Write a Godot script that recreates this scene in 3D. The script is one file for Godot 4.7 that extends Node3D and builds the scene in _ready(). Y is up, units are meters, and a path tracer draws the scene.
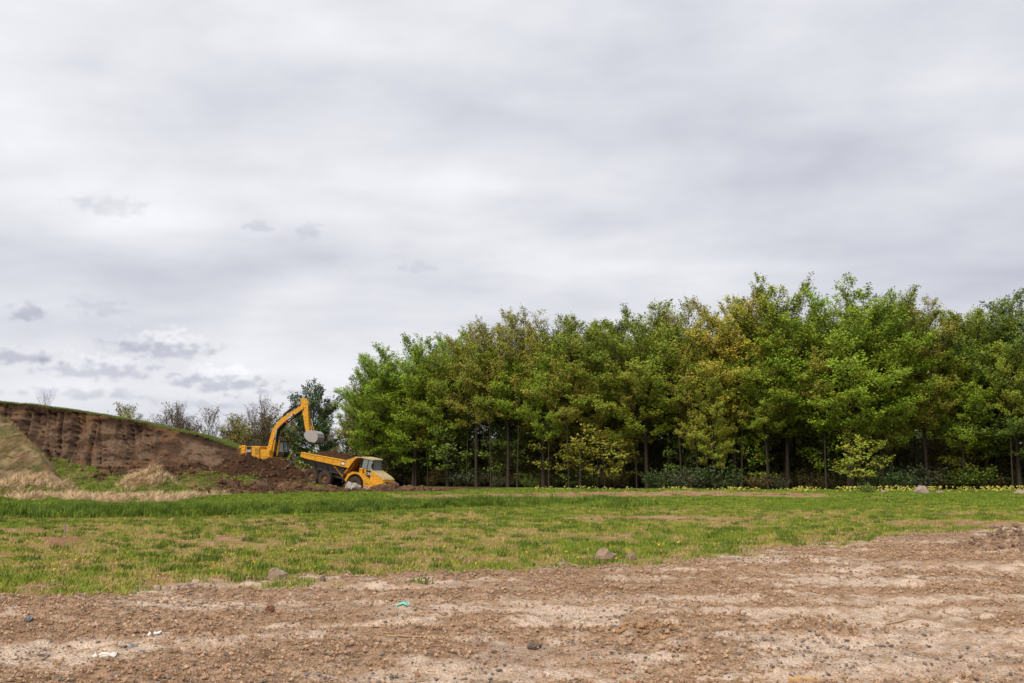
extends Node3D
# A field at the edge of a wood: bare earth in front, rough grass behind it, an earth bank being dug away by an excavator that loads a dump truck.

var rng := RandomNumberGenerator.new()
var n_big := FastNoiseLite.new()      # slow swell and patches
var n_mid := FastNoiseLite.new()      # metre-sized lumps
var n_fine := FastNoiseLite.new()     # clod-sized lumps
var taken := {}
var M := {}

# ---------------------------------------------------------------- geometry collector
class Geo:
	var v := PackedVector3Array()
	var n := PackedVector3Array()
	var c := PackedColorArray()
	var ix := PackedInt32Array()
	var col := Color(1, 1, 1)

	func tri(a: Vector3, b: Vector3, d: Vector3) -> void:      # counter-clockwise seen from outside
		var nn := (b - a).cross(d - a).normalized()
		var k := v.size()
		v.append(a); v.append(b); v.append(d)
		n.append(nn); n.append(nn); n.append(nn)
		c.append(col); c.append(col); c.append(col)
		ix.append(k); ix.append(k + 2); ix.append(k + 1)

	func quad(a: Vector3, b: Vector3, d: Vector3, e: Vector3) -> void:
		tri(a, b, d); tri(a, d, e)

	# box with chamfered edges
	func box(at: Vector3, size: Vector3, ch := 0.02, t := Transform3D.IDENTITY) -> void:
		var h := size * 0.5
		ch = minf(ch, minf(h.x, minf(h.y, h.z)) * 0.6)
		var f := func(sx: float, sy: float, sz: float, inset: Vector3) -> Vector3:
			return t * (at + Vector3(sx * (h.x - inset.x * ch), sy * (h.y - inset.y * ch), sz * (h.z - inset.z * ch)))
		for ax in 3:
			for s: float in [-1.0, 1.0]:
				var ins := Vector3(1, 1, 1); ins[ax] = 0.0
				var p: Array = []
				for q: Array in [[-1, -1], [1, -1], [1, 1], [-1, 1]]:
					var w := Vector3(); w[ax] = s; w[(ax + 1) % 3] = q[0]; w[(ax + 2) % 3] = q[1]
					p.append(f.call(w.x, w.y, w.z, ins))
				if s > 0: quad(p[0], p[1], p[2], p[3])
				else: quad(p[3], p[2], p[1], p[0])
		for ax in 3:           # edges along ax
			var b1 := (ax + 1) % 3
			var b2 := (ax + 2) % 3
			for s1: float in [-1.0, 1.0]:
				for s2: float in [-1.0, 1.0]:
					var w := Vector3(); w[b1] = s1; w[b2] = s2
					var i1 := Vector3(1, 1, 1); i1[b1] = 0.0
					var i2 := Vector3(1, 1, 1); i2[b2] = 0.0
					var lo := w; lo[ax] = -1
					var hi := w; hi[ax] = 1
					var a: Vector3 = f.call(lo.x, lo.y, lo.z, i1)
					var b: Vector3 = f.call(hi.x, hi.y, hi.z, i1)
					var d: Vector3 = f.call(hi.x, hi.y, hi.z, i2)
					var e: Vector3 = f.call(lo.x, lo.y, lo.z, i2)
					if s1 * s2 > 0: quad(a, e, d, b)
					else: quad(a, b, d, e)
		for sx: float in [-1.0, 1.0]:
			for sy: float in [-1.0, 1.0]:
				for sz: float in [-1.0, 1.0]:
					var a: Vector3 = f.call(sx, sy, sz, Vector3(0, 1, 1))
					var b: Vector3 = f.call(sx, sy, sz, Vector3(1, 0, 1))
					var d: Vector3 = f.call(sx, sy, sz, Vector3(1, 1, 0))
					if sx * sy * sz > 0: tri(a, b, d)
					else: tri(a, d, b)

	# outline in x, y pushed out from z0 to z1, with a small bevel
	func prism(outline: PackedVector2Array, z0: float, z1: float, t := Transform3D.IDENTITY) -> void:
		var o := outline.duplicate()
		var area := 0.0
		for i in o.size():
			area += o[i].cross(o[(i + 1) % o.size()])
		if area < 0: o.reverse()
		var ts := Geometry2D.triangulate_polygon(o)
		for i in range(0, ts.size(), 3):
			var a := o[ts[i]]; var b := o[ts[i + 1]]; var d := o[ts[i + 2]]
			if (b - a).cross(d - a) < 0:
				var sw := b; b = d; d = sw
			tri(t * Vector3(a.x, a.y, z1), t * Vector3(b.x, b.y, z1), t * Vector3(d.x, d.y, z1))
			tri(t * Vector3(a.x, a.y, z0), t * Vector3(d.x, d.y, z0), t * Vector3(b.x, b.y, z0))
		for i in o.size():
			var a := o[i]; var b := o[(i + 1) % o.size()]
			quad(t * Vector3(a.x, a.y, z0), t * Vector3(b.x, b.y, z0), t * Vector3(b.x, b.y, z1), t * Vector3(a.x, a.y, z1))

	# smooth tapered tube along points
	func tube(pts: PackedVector3Array, rad: PackedFloat32Array, sides: int, cap := false) -> void:
		var start := v.size()
		var m := pts.size()
		var u := Vector3.ZERO
		for i in m:
			var dir := (pts[mini(i + 1, m - 1)] - pts[maxi(i - 1, 0)]).normalized()
			if u == Vector3.ZERO:
				u = dir.cross(Vector3(0.31, 0.2, 0.93)).normalized()
			u = (u - dir * u.dot(dir)).normalized()
			var w := dir.cross(u)
			for s in sides:
				var an := TAU * s / sides
				var nn := u * cos(an) + w * sin(an)
				v.append(pts[i] + nn * rad[i]); n.append(nn); c.append(col)
		for i in m - 1:
			for s in sides:
				var a := start + i * sides + s
				var b := start + i * sides + (s + 1) % sides
				ix.append(a); ix.append(a + sides); ix.append(b)
				ix.append(b); ix.append(a + sides); ix.append(b + sides)
		if cap:
			for e in [0, m - 1]:
				var k := v.size()
				var dir := (pts[e] - pts[1 if e == 0 else m - 2]).normalized()
				v.append(pts[e]); n.append(dir); c.append(col)
				for s in sides:
					v.append(v[start + e * sides + s]); n.append(dir); c.append(col)
				for s in sides:
					var a := k + 1 + s; var b := k + 1 + (s + 1) % sides
					if e == 0:
						ix.append(k); ix.append(a); ix.append(b)
					else:
						ix.append(k); ix.append(b); ix.append(a)

	# profile of (radius, z) turned about the z axis
	func lathe(prof: PackedVector2Array, seg: int, t := Transform3D.IDENTITY) -> void:
		for i in prof.size() - 1:
			for s in seg:
				var a0 := TAU * s / seg; var a1 := TAU * (s + 1) / seg
				var p := prof[i]; var q := prof[i + 1]
				quad(t * Vector3(p.x * cos(a0), p.x * sin(a0), p.y), t * Vector3(p.x * cos(a1), p.x * sin(a1), p.y),
					t * Vector3(q.x * cos(a1), q.x * sin(a1), q.y), t * Vector3(q.x * cos(a0), q.x * sin(a0), q.y))

	# leaf: a lozenge folded a little along its midrib
	func leaf(at: Vector3, dir: Vector3, up: Vector3, ln: float, wd: float) -> void:
		var side := dir.cross(up).normalized()
		var nn := side.cross(dir).normalized()
		var k := v.size()
		var mid := at + dir * (ln * 0.45)
		v.append(at); v.append(mid + side * wd * 0.5 + nn * wd * 0.12); v.append(at + dir * ln); v.append(mid - side * wd * 0.5 + nn * wd * 0.12)
		n.append(nn); n.append((nn - side * 0.3).normalized()); n.append(nn); n.append((nn + side * 0.3).normalized())
		c.append(col); c.append(col); c.append(col); c.append(col)
		ix.append(k); ix.append(k + 2); ix.append(k + 1)
		ix.append(k); ix.append(k + 3); ix.append(k + 2)

	# the same, smaller: one face
	func leaflet(at: Vector3, dir: Vector3, up: Vector3, ln: float, wd: float) -> void:
		var side := dir.cross(up).normalized() * (wd * 0.5)
		var nn := side.cross(dir).normalized()
		var k := v.size()
		v.append(at - side); v.append(at + side); v.append(at + dir * ln)
		n.append(nn); n.append(nn); n.append(nn)
		c.append(col); c.append(col); c.append(col)
		ix.append(k); ix.append(k + 2); ix.append(k + 1)

	func mesh(m: Material) -> ArrayMesh:
		var a := []
		a.resize(Mesh.ARRAY_MAX)
		a[Mesh.ARRAY_VERTEX] = v; a[Mesh.ARRAY_NORMAL] = n; a[Mesh.ARRAY_COLOR] = c; a[Mesh.ARRAY_INDEX] = ix
		var am := ArrayMesh.new()
		am.add_surface_from_arrays(Mesh.PRIMITIVE_TRIANGLES, a)
		if m: am.surface_set_material(0, m)
		return am

# ---------------------------------------------------------------- naming and placing
func numbered(called: String) -> String:
	if not taken.has(called):
		taken[called] = 0
		return called
	taken[called] += 1
	return "%s_%03d" % [called, taken[called]]

func tag(o: Node, label: String, category: String, group := "", kind := "") -> void:
	o.set_meta("label", label)
	if category: o.set_meta("category", category)
	if group: o.set_meta("group", group)
	if kind: o.set_meta("kind", kind)

func thing(called: String, at: Vector3, label: String, category: String, group := "") -> Node3D:
	var o := Node3D.new()
	o.name = numbered(called)
	add_child(o)
	o.position = at
	tag(o, label, category, group)
	return o

func part(called: String, g: Geo, m: Material, parent: Node, label := "") -> MeshInstance3D:
	var o := MeshInstance3D.new()
	o.mesh = g.mesh(m)
	o.name = called
	parent.add_child(o, true)
	if label: o.set_meta("label", label)
	return o

func single(called: String, mesh: Mesh, m: Material, at: Vector3, label: String, category: String, group := "", kind := "") -> MeshInstance3D:
	var o := MeshInstance3D.new()
	o.mesh = mesh
	if m: o.material_override = m
	o.name = numbered(called)
	add_child(o)
	o.position = at
	tag(o, label, category, group, kind)
	return o

func scatter(called: String, mesh: Mesh, buf: PackedFloat32Array, label: String, category: String, parent: Node = self) -> void:
	var mm := MultiMesh.new()
	mm.transform_format = MultiMesh.TRANSFORM_3D
	mm.use_colors = true
	mm.mesh = mesh
	mm.instance_count = buf.size() / 16
	mm.buffer = buf
	var o := MultiMeshInstance3D.new()
	o.multimesh = mm
	o.name = numbered(called) if parent == self else called
	parent.add_child(o, true)
	tag(o, label, category if parent == self else "", "", "stuff")

func put(buf: PackedFloat32Array, b: Basis, o: Vector3, c: Color) -> void:
	buf.append(b.x.x); buf.append(b.y.x); buf.append(b.z.x); buf.append(o.x)
	buf.append(b.x.y); buf.append(b.y.y); buf.append(b.z.y); buf.append(o.y)
	buf.append(b.x.z); buf.append(b.y.z); buf.append(b.z.z); buf.append(o.z)
	buf.append(c.r); buf.append(c.g); buf.append(c.b); buf.append(1.0)

func ss(a: float, b: float, x: float) -> float:
	var t := clampf((x - a) / (b - a), 0.0, 1.0)
	return t * t * (3.0 - 2.0 * t)

func curve(xs: PackedFloat32Array, ys: PackedFloat32Array, x: float) -> float:
	if x <= xs[0]: return ys[0]
	for i in range(1, xs.size()):
		if x < xs[i]:
			return lerpf(ys[i - 1], ys[i], (x - xs[i - 1]) / (xs[i] - xs[i - 1]))
	return ys[ys.size() - 1]

func mixc(a: Color, b: Color, t: float) -> Color:
	return a.lerp(b, clampf(t, 0.0, 1.0))

# ---------------------------------------------------------------- materials
func noise_tex(sd: int, freq: float, lo: float, hi: float, size := 512, oct := 5) -> ImageTexture:
	var f := FastNoiseLite.new()
	f.seed = sd; f.frequency = freq; f.fractal_octaves = oct
	var im := f.get_seamless_image(size, size)
	im.convert(Image.FORMAT_RGB8)
	var d := im.get_data()
	for i in d.size():
		d[i] = int(255.0 * lerpf(lo, hi, d[i] / 255.0))
	return ImageTexture.create_from_image(Image.create_from_data(size, size, false, Image.FORMAT_RGB8, d))

func plain(lin: Color, rough := 0.6, metal := 0.0) -> StandardMaterial3D:
	var m := StandardMaterial3D.new()
	m.albedo_color = lin.linear_to_srgb()
	m.roughness = rough
	m.metallic = metal
	return m

func tinted(rough := 0.9, lin := Color(1, 1, 1)) -> StandardMaterial3D:      # colour from the vertices
	var m := plain(lin, rough)
	m.vertex_color_use_as_albedo = true
	m.metallic_specular = 0.25
	return m

func rough_up(m: StandardMaterial3D, tex: Texture2D, scale: float, relief: float) -> StandardMaterial3D:
	m.uv1_triplanar = true
	m.uv1_world_triplanar = true
	m.uv1_scale = Vector3.ONE * scale
	m.albedo_texture = tex
	if relief > 0:
		m.heightmap_enabled = true
		m.heightmap_texture = tex
		m.heightmap_scale = relief
	return m

func make_materials() -> void:
	var grain := noise_tex(11, 0.06, 0.66, 1.0, 512, 7)
	var dusty := noise_tex(23, 0.022, 0.62, 1.0, 256, 6)
	M.ground = rough_up(tinted(0.95), grain, 0.9, 8.0)
	M.earth = rough_up(tinted(0.95), grain, 0.45, 12.0)
	M.stone = rough_up(tinted(0.85), grain, 2.2, 1.2)
	M.clod = tinted(0.95)
	M.grass = tinted(0.7)
	M.grass.backlight = Color(0.35, 0.35, 0.35)
	M.bark = rough_up(tinted(0.95), dusty, 1.1, 2.0)
	M.yellow = rough_up(plain(Color(0.95, 0.47, 0.026), 0.45), dusty, 0.7, 0.0)
	M.old_yellow = rough_up(plain(Color(0.52, 0.20, 0.02), 0.6), dusty, 0.9, 0.0)
	M.cream = rough_up(plain(Color(0.84, 0.66, 0.34), 0.45), dusty, 0.8, 0.0)
	M.black = plain(Color(0.014, 0.014, 0.015), 0.5)
	M.steel = rough_up(plain(Color(0.10, 0.095, 0.09), 0.55, 0.3), dusty, 1.0, 0.0)
	M.worn = rough_up(plain(Color(0.66, 0.63, 0.61), 0.45, 0.4), dusty, 1.6, 0.0)
	M.chrome = plain(Color(0.6, 0.6, 0.6), 0.2, 0.9)
	M.rubber = rough_up(plain(Color(0.075, 0.05, 0.036), 0.9), dusty, 1.5, 0.0)
	M.rust = rough_up(plain(Color(0.25, 0.12, 0.045), 0.7), dusty, 1.5, 0.0)
	M.white = plain(Color(0.72, 0.72, 0.72), 0.5)
	M.red = plain(Color(0.55, 0.04, 0.015), 0.5)
	M.lamp = plain(Color(0.75, 0.74, 0.7), 0.15)
	M.glass = plain(Color(0.30, 0.36, 0.36), 0.05)
	M.glass.transparency = BaseMaterial3D.TRANSPARENCY_ALPHA
	M.glass.albedo_color.a = 0.35
	M.glass.metallic_specular = 0.9

func leaf_mat(lin: Color) -> StandardMaterial3D:
	var m := tinted(0.55, lin)
	m.metallic_specular = 0.35
	m.backlight = Color(0.7, 0.7, 0.7)
	return m

# ---------------------------------------------------------------- sky: one sheet of high stratus with small low puffs under it
func make_sky() -> PanoramaSkyMaterial:
	var w := 4096
	var h := 2048
	var a := FastNoiseLite.new(); a.seed = 5; a.frequency = 0.22; a.fractal_octaves = 7; a.fractal_gain = 0.5
	var b := FastNoiseLite.new(); b.seed = 9; b.frequency = 0.9; b.fractal_octaves = 6
	var f3 := FastNoiseLite.new(); f3.seed = 13; f3.frequency = 0.05; f3.fractal_octaves = 7; f3.fractal_gain = 0.55
	var lum := PackedFloat32Array()
	lum.resize(w * h)
	lum.fill(0.80)
	for j in h / 2 + 2:
		var el := (0.5 - (j + 0.5) / h) * PI
		var se := sin(el)
		var k := cos(el) / (maxf(se, 0.0) + 0.10)
		var low := 1.0 - ss(0.03, 0.20, el)
		var row := j * w
		for i in w:
			var az := (i + 0.5) / w * TAU                  # the picture's left edge looks along -z
			var u := sin(az) * k
			var v := -cos(az) * k
			var s := a.get_noise_2d(u * 0.8, v * 1.1)
			var deg := rad_to_deg(el)
			var s3 := f3.get_noise_3d(sin(az) * 57.0, deg * 2.0 + s * 6.0, cos(az) * 57.0)
			var s2 := b.get_noise_2d(u * 1.1 + s * 0.6, v * 1.6)
			lum[row + i] = 0.858 + 0.17 * s * (1.0 - 0.6 * low) + 0.05 * s2 * (1.0 - 0.6 * low) + 0.075 * s3 * (1.0 - 0.3 * low) + 0.055 * low
	# small puffs: bearing and height in degrees, half-width and half-height in degrees, how dark below, how white on top
	var puffs := [[-22.5, 14.2, 2.2, 0.95, 0.045, 0.0], [-14.6, 13.7, 0.9, 0.55, 0.045, 0.0], [-11.9, 13.6, 0.8, 0.8, 0.045, 0.0], [-5.7, 11.8, 1.3, 0.5, 0.03, 0.0],
		[-26.3, 8.3, 1.1, 0.65, 0.085, 0.0], [-22.8, 8.8, 1.5, 0.8, 0.035, 0.0], [-26.6, 6.0, 2.0, 0.65, 0.095, 0.02], [-19.5, 6.8, 2.9, 1.0, 0.085, 0.11],
		[-22.5, 5.5, 3.4, 0.85, 0.075, 0.08], [-16.3, 5.0, 2.9, 0.95, 0.095, 0.10], [-23.5, 4.2, 3.2, 0.5, 0.07, 0.03], [-17.2, 3.8, 3.0, 0.4, 0.05, 0.02], [-12.6, 4.6, 2.2, 0.5, 0.05, 0.03]]
	var r := RandomNumberGenerator.new(); r.seed = 77
	for q in 90:                        # the same kind of puffs all the way round
		var bearing := r.randf_range(-180, 180)
		var up := r.randf_range(3.5, 15.0)
		var sz := r.randf_range(0.8, 3.0)
		var dk := r.randf_range(0.03, 0.09)
		if bearing < -29 or bearing > 29:
			puffs.append([bearing, up, sz, sz * 0.35, dk, 0.03 if up < 8 else 0.0])
	var f := FastNoiseLite.new(); f.seed = 31; f.frequency = 0.75; f.fractal_octaves = 7; f.fractal_gain = 0.55
	for p: Array in puffs:
		var ci: float = p[0] / 360.0 * w
		var cj: float = (0.5 - p[1] / 180.0) * h
		var ri: float = p[2] / 360.0 * w * 2.2
		var rj: float = p[3] / 180.0 * h * 2.6
		for j in range(int(cj - rj), int(cj + rj) + 1):
			for i in range(int(ci - ri), int(ci + ri) + 1):
				var az := (i + 0.5) / w * 360.0
				var el := 90.0 - (j + 0.5) / h * 180.0
				var x: float = (az - p[0]) / p[2]
				var y: float = (el - p[1]) / p[3]
				var e := f.get_noise_2d(az * 1.3, el * 2.6)
				var d := sqrt(x * x + y * y * (2.2 if y < 0 else 1.0)) + e * 0.9
				var m := 1.0 - ss(0.40, 1.10, d)
				if m <= 0.0: continue
				var body := 1.0 - ss(-0.1, 0.9, y + e * 0.8)
				var at := j * w + posmod(i, w)
				lum[at] += m * (1.3 * p[5] * (1.0 - body) - p[4] * body * 1.25)
	var out := PackedFloat32Array()
	out.resize(w * h * 3)
	var below := pow(0.80, 2.2)
	for k in range(w * (h / 2 + 2), w * h):
		out[k * 3] = below; out[k * 3 + 1] = below; out[k * 3 + 2] = below
	for k in w * (h / 2 + 2):
		var l := lum[k]
		var lin := pow(clampf(l, 0.0, 1.0), 2.2)
		var cool := clampf((0.93 - l) * 0.8, 0.0, 0.16)     # thicker cloud is a little bluer
		out[k * 3] = lin * (0.975 - cool * 0.55)
		out[k * 3 + 1] = lin * (0.987 - cool * 0.35)
		out[k * 3 + 2] = lin * (1.035 + cool * 0.45)
	var im := Image.create_from_data(w, h, false, Image.FORMAT_RGBF, out.to_byte_array())
	var m := PanoramaSkyMaterial.new()
	m.panorama = ImageTexture.create_from_image(im)
	return m

# ---------------------------------------------------------------- land
# where the bare earth in front gives way to grass: distance in front of the camera for each x
var edge_x := PackedFloat32Array([-14.0, -7.2, -3.6, -1.9, 0.0, 1.7, 3.8, 5.8, 9.4, 13.0, 20.0, 40.0])
var edge_d := PackedFloat32Array([12.5, 13.6, 14.9, 15.9, 16.8, 18.0, 19.6, 21.5, 25.0, 29.0, 35.0, 44.0])
# heaps and humps of the rough ground on the left: x, z, height, half-width, half-depth
var humps := [[-33.5, -70.0, 1.15, 3.2, 2.4], [-26.3, -73.0, 1.6, 2.0, 2.2], [-30.5, -78.0, 1.1, 3.4, 2.6], [-41.0, -88.0, 2.1, 6.0, 5.0], [-30.0, -86.0, 1.3, 6.0, 4.0],
	[-25.5, -84.0, 0.9, 3.0, 2.2], [-31.5, -58.0, 0.7, 2.2, 1.5], [-22.6, -88.0, 1.3, 1.6, 1.6], [-44.0, -74.0, 1.2, 6.0, 4.0], [-9.75, -22.0, 0.22, 0.8, 0.6], [9.0, -76.0, 0.3, 16.0, 5.0], [10.4, -20.9, 0.30, 1.0, 0.7], [12.6, -22.0, 0.34, 1.6, 0.9], [1.3, -10.0, 0.10, 0.45, 0.25], [3.2, -10.5, 0.12, 0.8, 0.35], [2.3, -9.8, 0.06, 0.7, 0.35], [5.0, -9.9, 0.09, 0.9, 0.3], [7.5, -12.0, 0.12, 1.2, 0.4], [-2.9, -9.8, 0.06, 0.8, 0.25]]

func dirt_at(x: float, z: float) -> float:         # 1 on the bare earth, 0 in the grass
	var d := -z
	var e := curve(edge_x, edge_d, x) + n_mid.get_noise_2d(x * 1.2, z * 1.6) * 1.6 + n_fine.get_noise_2d(x, z) * 0.7
	return 1.0 - ss(-0.5, 0.6, d - e)

func bare_at(x: float, z: float) -> float:         # earth showing through the grass
	var b := ss(0.06, 0.36, n_mid.get_noise_2d(x * 0.55 + 40.0, z * 0.8) + 0.25 * n_fine.get_noise_2d(x * 0.7, z * 0.7))
	var d := -z
	b *= 0.75
	b = maxf(b, ss(2.6, 1.2, absf(d - 35.5 - 0.15 * x) + absf(x - 6.5) * 0.32 + n_mid.get_noise_2d(x, z) * 1.6))
	b = maxf(b, ss(1.6, 0.6, absf(d - 33.0) * 0.5 + maxf(0.0, 14.0 - x) * 0.35 + n_mid.get_noise_2d(x, z) * 1.0))
	b = maxf(b, ss(5.0, 3.4, absf(d - 71.0) + maxf(0.0, absf(x - 7.0) - 14.0) * 1.2 + n_mid.get_noise_2d(x, z) * 1.8))
	return b

func works_at(x: float, z: float) -> float:        # churned ground round the machines and the foot of the heap
	var d := -z
	if d < 74.0 or d > 122.0 or x > 4.0 or x < -48.0: return 0.0
	var e := 79.0 + ss(-34.0, -38.0, x) * 12.0 + ss(-22.0, -16.0, x) * 8.0 + ss(-8.0, 2.0, x) * 8.0
	return ss(e - 2.0, e + 2.0, d + n_mid.get_noise_2d(x * 0.8, z * 0.8) * 7.0) * ss(2.0, -5.0, x) * (1.0 - 0.8 * ss(0.12, 0.3, n_mid.get_noise_2d(x * 0.5 + 8.0, z * 0.5)))

func red_at(x: float, z: float) -> float:          # the little red mound by the stake
	return ss(1.15, 0.5, Vector2((x + 9.75) / 0.7, (z + 22.0) / 0.7).length() + n_fine.get_noise_2d(x * 1.3, z * 1.3) * 0.5)

func straw_at(x: float, z: float) -> float:        # how high the straw-covered humps stand here
	var h := 0.0
	for k in 2:
		var q: Array = humps[k]
		h += exp(-pow((x - q[0]) / q[3], 2.0) - pow((z - q[1]) / q[4], 2.0))
	return h

func ramp_at(x: float, z: float) -> float:         # the slope the truck stands on, and the bench the excavator stands on
	var s := (x + 15.4) * cos(deg_to_rad(25.0)) + (z + 102.6) * sin(deg_to_rad(25.0))       # metres ahead of the truck's front axle
	var side := absf(-(x + 15.4) * sin(deg_to_rad(25.0)) + (z + 102.6) * cos(deg_to_rad(25.0)))
	var h := clampf(-s * tan(deg_to_rad(9.0)) - 0.25, -0.25, 1.5)
	var keep := (1.0 - ss(2.4, 5.5, side)) * (1.0 - ss(1.5, 6.0, s)) * (1.0 - ss(8.5, 12.0, -s))
	var bench := 2.15 * ss(-106.5, -109.8, z) * ss(-18.0, -21.5, x) * ss(-126.0, -119.0, z)
	return lerpf(bench, h, keep)

# wheel tracks across the bare earth: z at x = 0, slope, bend
var tracks := [[-8.55, 0.03, 0.004], [-10.9, 0.07, -0.003], [-12.95, 0.06, -0.003], [-14.6, -0.02, 0.002], [-16.7, -0.03, 0.002], [-18.6, 0.10, 0.0]]
func rut_at(x: float, z: float) -> float:          # below 0 in a track, above 0 on the ridges beside it
	var r := 0.0
	for q: Array in tracks:
		var u: float = (z - (q[0] + q[1] * x + q[2] * x * x)) / 0.34
		if absf(u) < 3.0:
			r += -exp(-u * u) + 0.55 * exp(-pow(absf(u) - 1.5, 2.0) * 4.0) + 0.18 * exp(-u * u * 0.6) * sin(x * 21.0 + u * 3.0)
	return r

func ground_h(x: float, z: float) -> float:
	var d := -z
	if d > 240.0 or absf(x) > 200.0:
		return n_big.get_noise_2d(x * 0.3, z * 0.3) * 0.5 - 0.2
	var h := n_big.get_noise_2d(x, z) * 0.16 * ss(8.0, 40.0, d)
	var near := 1.0 - ss(60.0, 100.0, d)
	if near > 0.0:
		var k := dirt_at(x, z)
		var f := n_fine.get_noise_2d(x, z)
		var m := n_mid.get_noise_2d(x * 1.1, z * 1.1)
		var rut := n_mid.get_noise_2d(x * 0.28 + 90.0, z * 2.6)
		if k > 0.02 and d < 26.0: h += 0.045 * k * rut_at(x, z) * (1.0 + 0.8 * m)
		h += near * (k * (0.055 * m + 0.05 * rut + 0.055 * f + 0.045 * n_fine.get_noise_2d(x * 2.7, z * 2.7) * ss(-0.3, 0.3, m + rut)) + (1.0 - k) * (0.05 * m + 0.03 * f))
	for q: Array in humps:
		var ux: float = (x - q[0]) / q[3]
		var uz: float = (z - q[1]) / q[4]
		var r := ux * ux + uz * uz
		if r < 5.0:
			h += q[2] * exp(-r) * (1.0 + 0.45 * n_mid.get_noise_2d(x * 1.6, z * 1.6) + 0.35 * n_fine.get_noise_2d(x * 1.2, z * 1.2))
	if d > 85.0 and x < 8.0:
		h += ramp_at(x, z)
	return h

func ground_c(x: float, z: float) -> Color:
	var d := -z
	var n1 := n_mid.get_noise_2d(x * 0.9 + 7.0, z * 0.9)
	var n2 := n_fine.get_noise_2d(x * 0.8, z * 0.8 + 30.0)
	if d > 150.0 or d < 0.0:
		return Color(0.12, 0.14, 0.05)
	var m := n_mid.get_noise_2d(x * 1.1, z * 1.1)
	var rut := n_mid.get_noise_2d(x * 0.28 + 90.0, z * 2.6)
	var dust := ss(-0.10, 0.38, -(0.6 * m + rut * 0.8) + n2 * 0.85 + 0.13 + 0.3 * n1)
	var n3 := n_fine.get_noise_2d(x * 3.1 + 4.0, z * 3.1)
	var brown := mixc(Color(0.57, 0.385, 0.26), Color(0.28, 0.17, 0.105), ss(-0.25, 0.35, 0.7 * n2 + 0.3 * n1 + 0.8 * n3))
	var dirt := mixc(brown, mixc(Color(0.90, 0.72, 0.58), Color(0.70, 0.51, 0.375), ss(0.0, 0.4, n3)), dust)
	if d < 26.0: dirt = mixc(dirt, Color(0.80, 0.61, 0.46), 0.55 * ss(-0.25, -0.8, rut_at(x, z)) * ss(-0.3, 0.2, n1))
	dirt = mixc(dirt, Color(0.35, 0.21, 0.13), 0.5 * ss(0.18, 0.42, n_mid.get_noise_2d(x * 0.45 + 31.0, z * 0.9 + 3.0) + 0.4 * n2))
	var k := dirt_at(x, z)
	var thatch := mixc(Color(0.46, 0.34, 0.14), Color(0.34, 0.31, 0.08), ss(-0.25, 0.3, n1 + 0.5 * n2))
	var soil := mixc(Color(0.50, 0.25, 0.14), Color(0.64, 0.43, 0.28), ss(-0.2, 0.3, n2))
	var field := mixc(thatch, soil, bare_at(x, z))
	field = mixc(field, Color(0.11, 0.16, 0.035), ss(45.0, 62.0, d) * 0.7 * (1.0 - bare_at(x, z)))
	if d < 26.0 and x < -7.0: field = mixc(field, Color(0.40, 0.23, 0.135), red_at(x, z))
	var c := mixc(field, dirt, k)
	if d > 60.0 and x < -14.0:                      # churned soil between the heaps
		var churn := ss(0.0, 0.3, n_mid.get_noise_2d(x * 0.6, z * 0.6 + 11.0) + ss(78.0, 96.0, d) * 0.5 - 0.12)
		c = mixc(c, mixc(Color(0.16, 0.085, 0.045), Color(0.36, 0.24, 0.15), ss(-0.2, 0.4, n1)), churn * ss(60.0, 72.0, d))
	var works := works_at(x, z)
	if works > 0.0:
		c = mixc(c, mixc(Color(0.10, 0.055, 0.032), Color(0.30, 0.185, 0.115), ss(-0.15, 0.6, n1 + 0.4 * n2)), works)
	if d > 52.0 and d < 66.0 and x < -27.0:
		c = mixc(c, Color(0.075, 0.04, 0.025), ss(3.2, 1.4, Vector2(x + 31.5, z + 58.0).length() + n2 * 1.5))
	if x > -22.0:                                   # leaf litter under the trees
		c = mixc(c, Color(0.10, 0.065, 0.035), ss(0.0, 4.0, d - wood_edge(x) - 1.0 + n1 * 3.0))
	return c

func wood_edge(x: float) -> float:                 # distance at which the wood begins
	return curve(PackedFloat32Array([-22.0, -15.0, -8.0, 0.0, 12.0, 22.0, 34.0, 48.0, 80.0]), PackedFloat32Array([138.0, 131.0, 125.0, 118.0, 110.0, 105.0, 99.0, 99.0, 104.0]), x)

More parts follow.
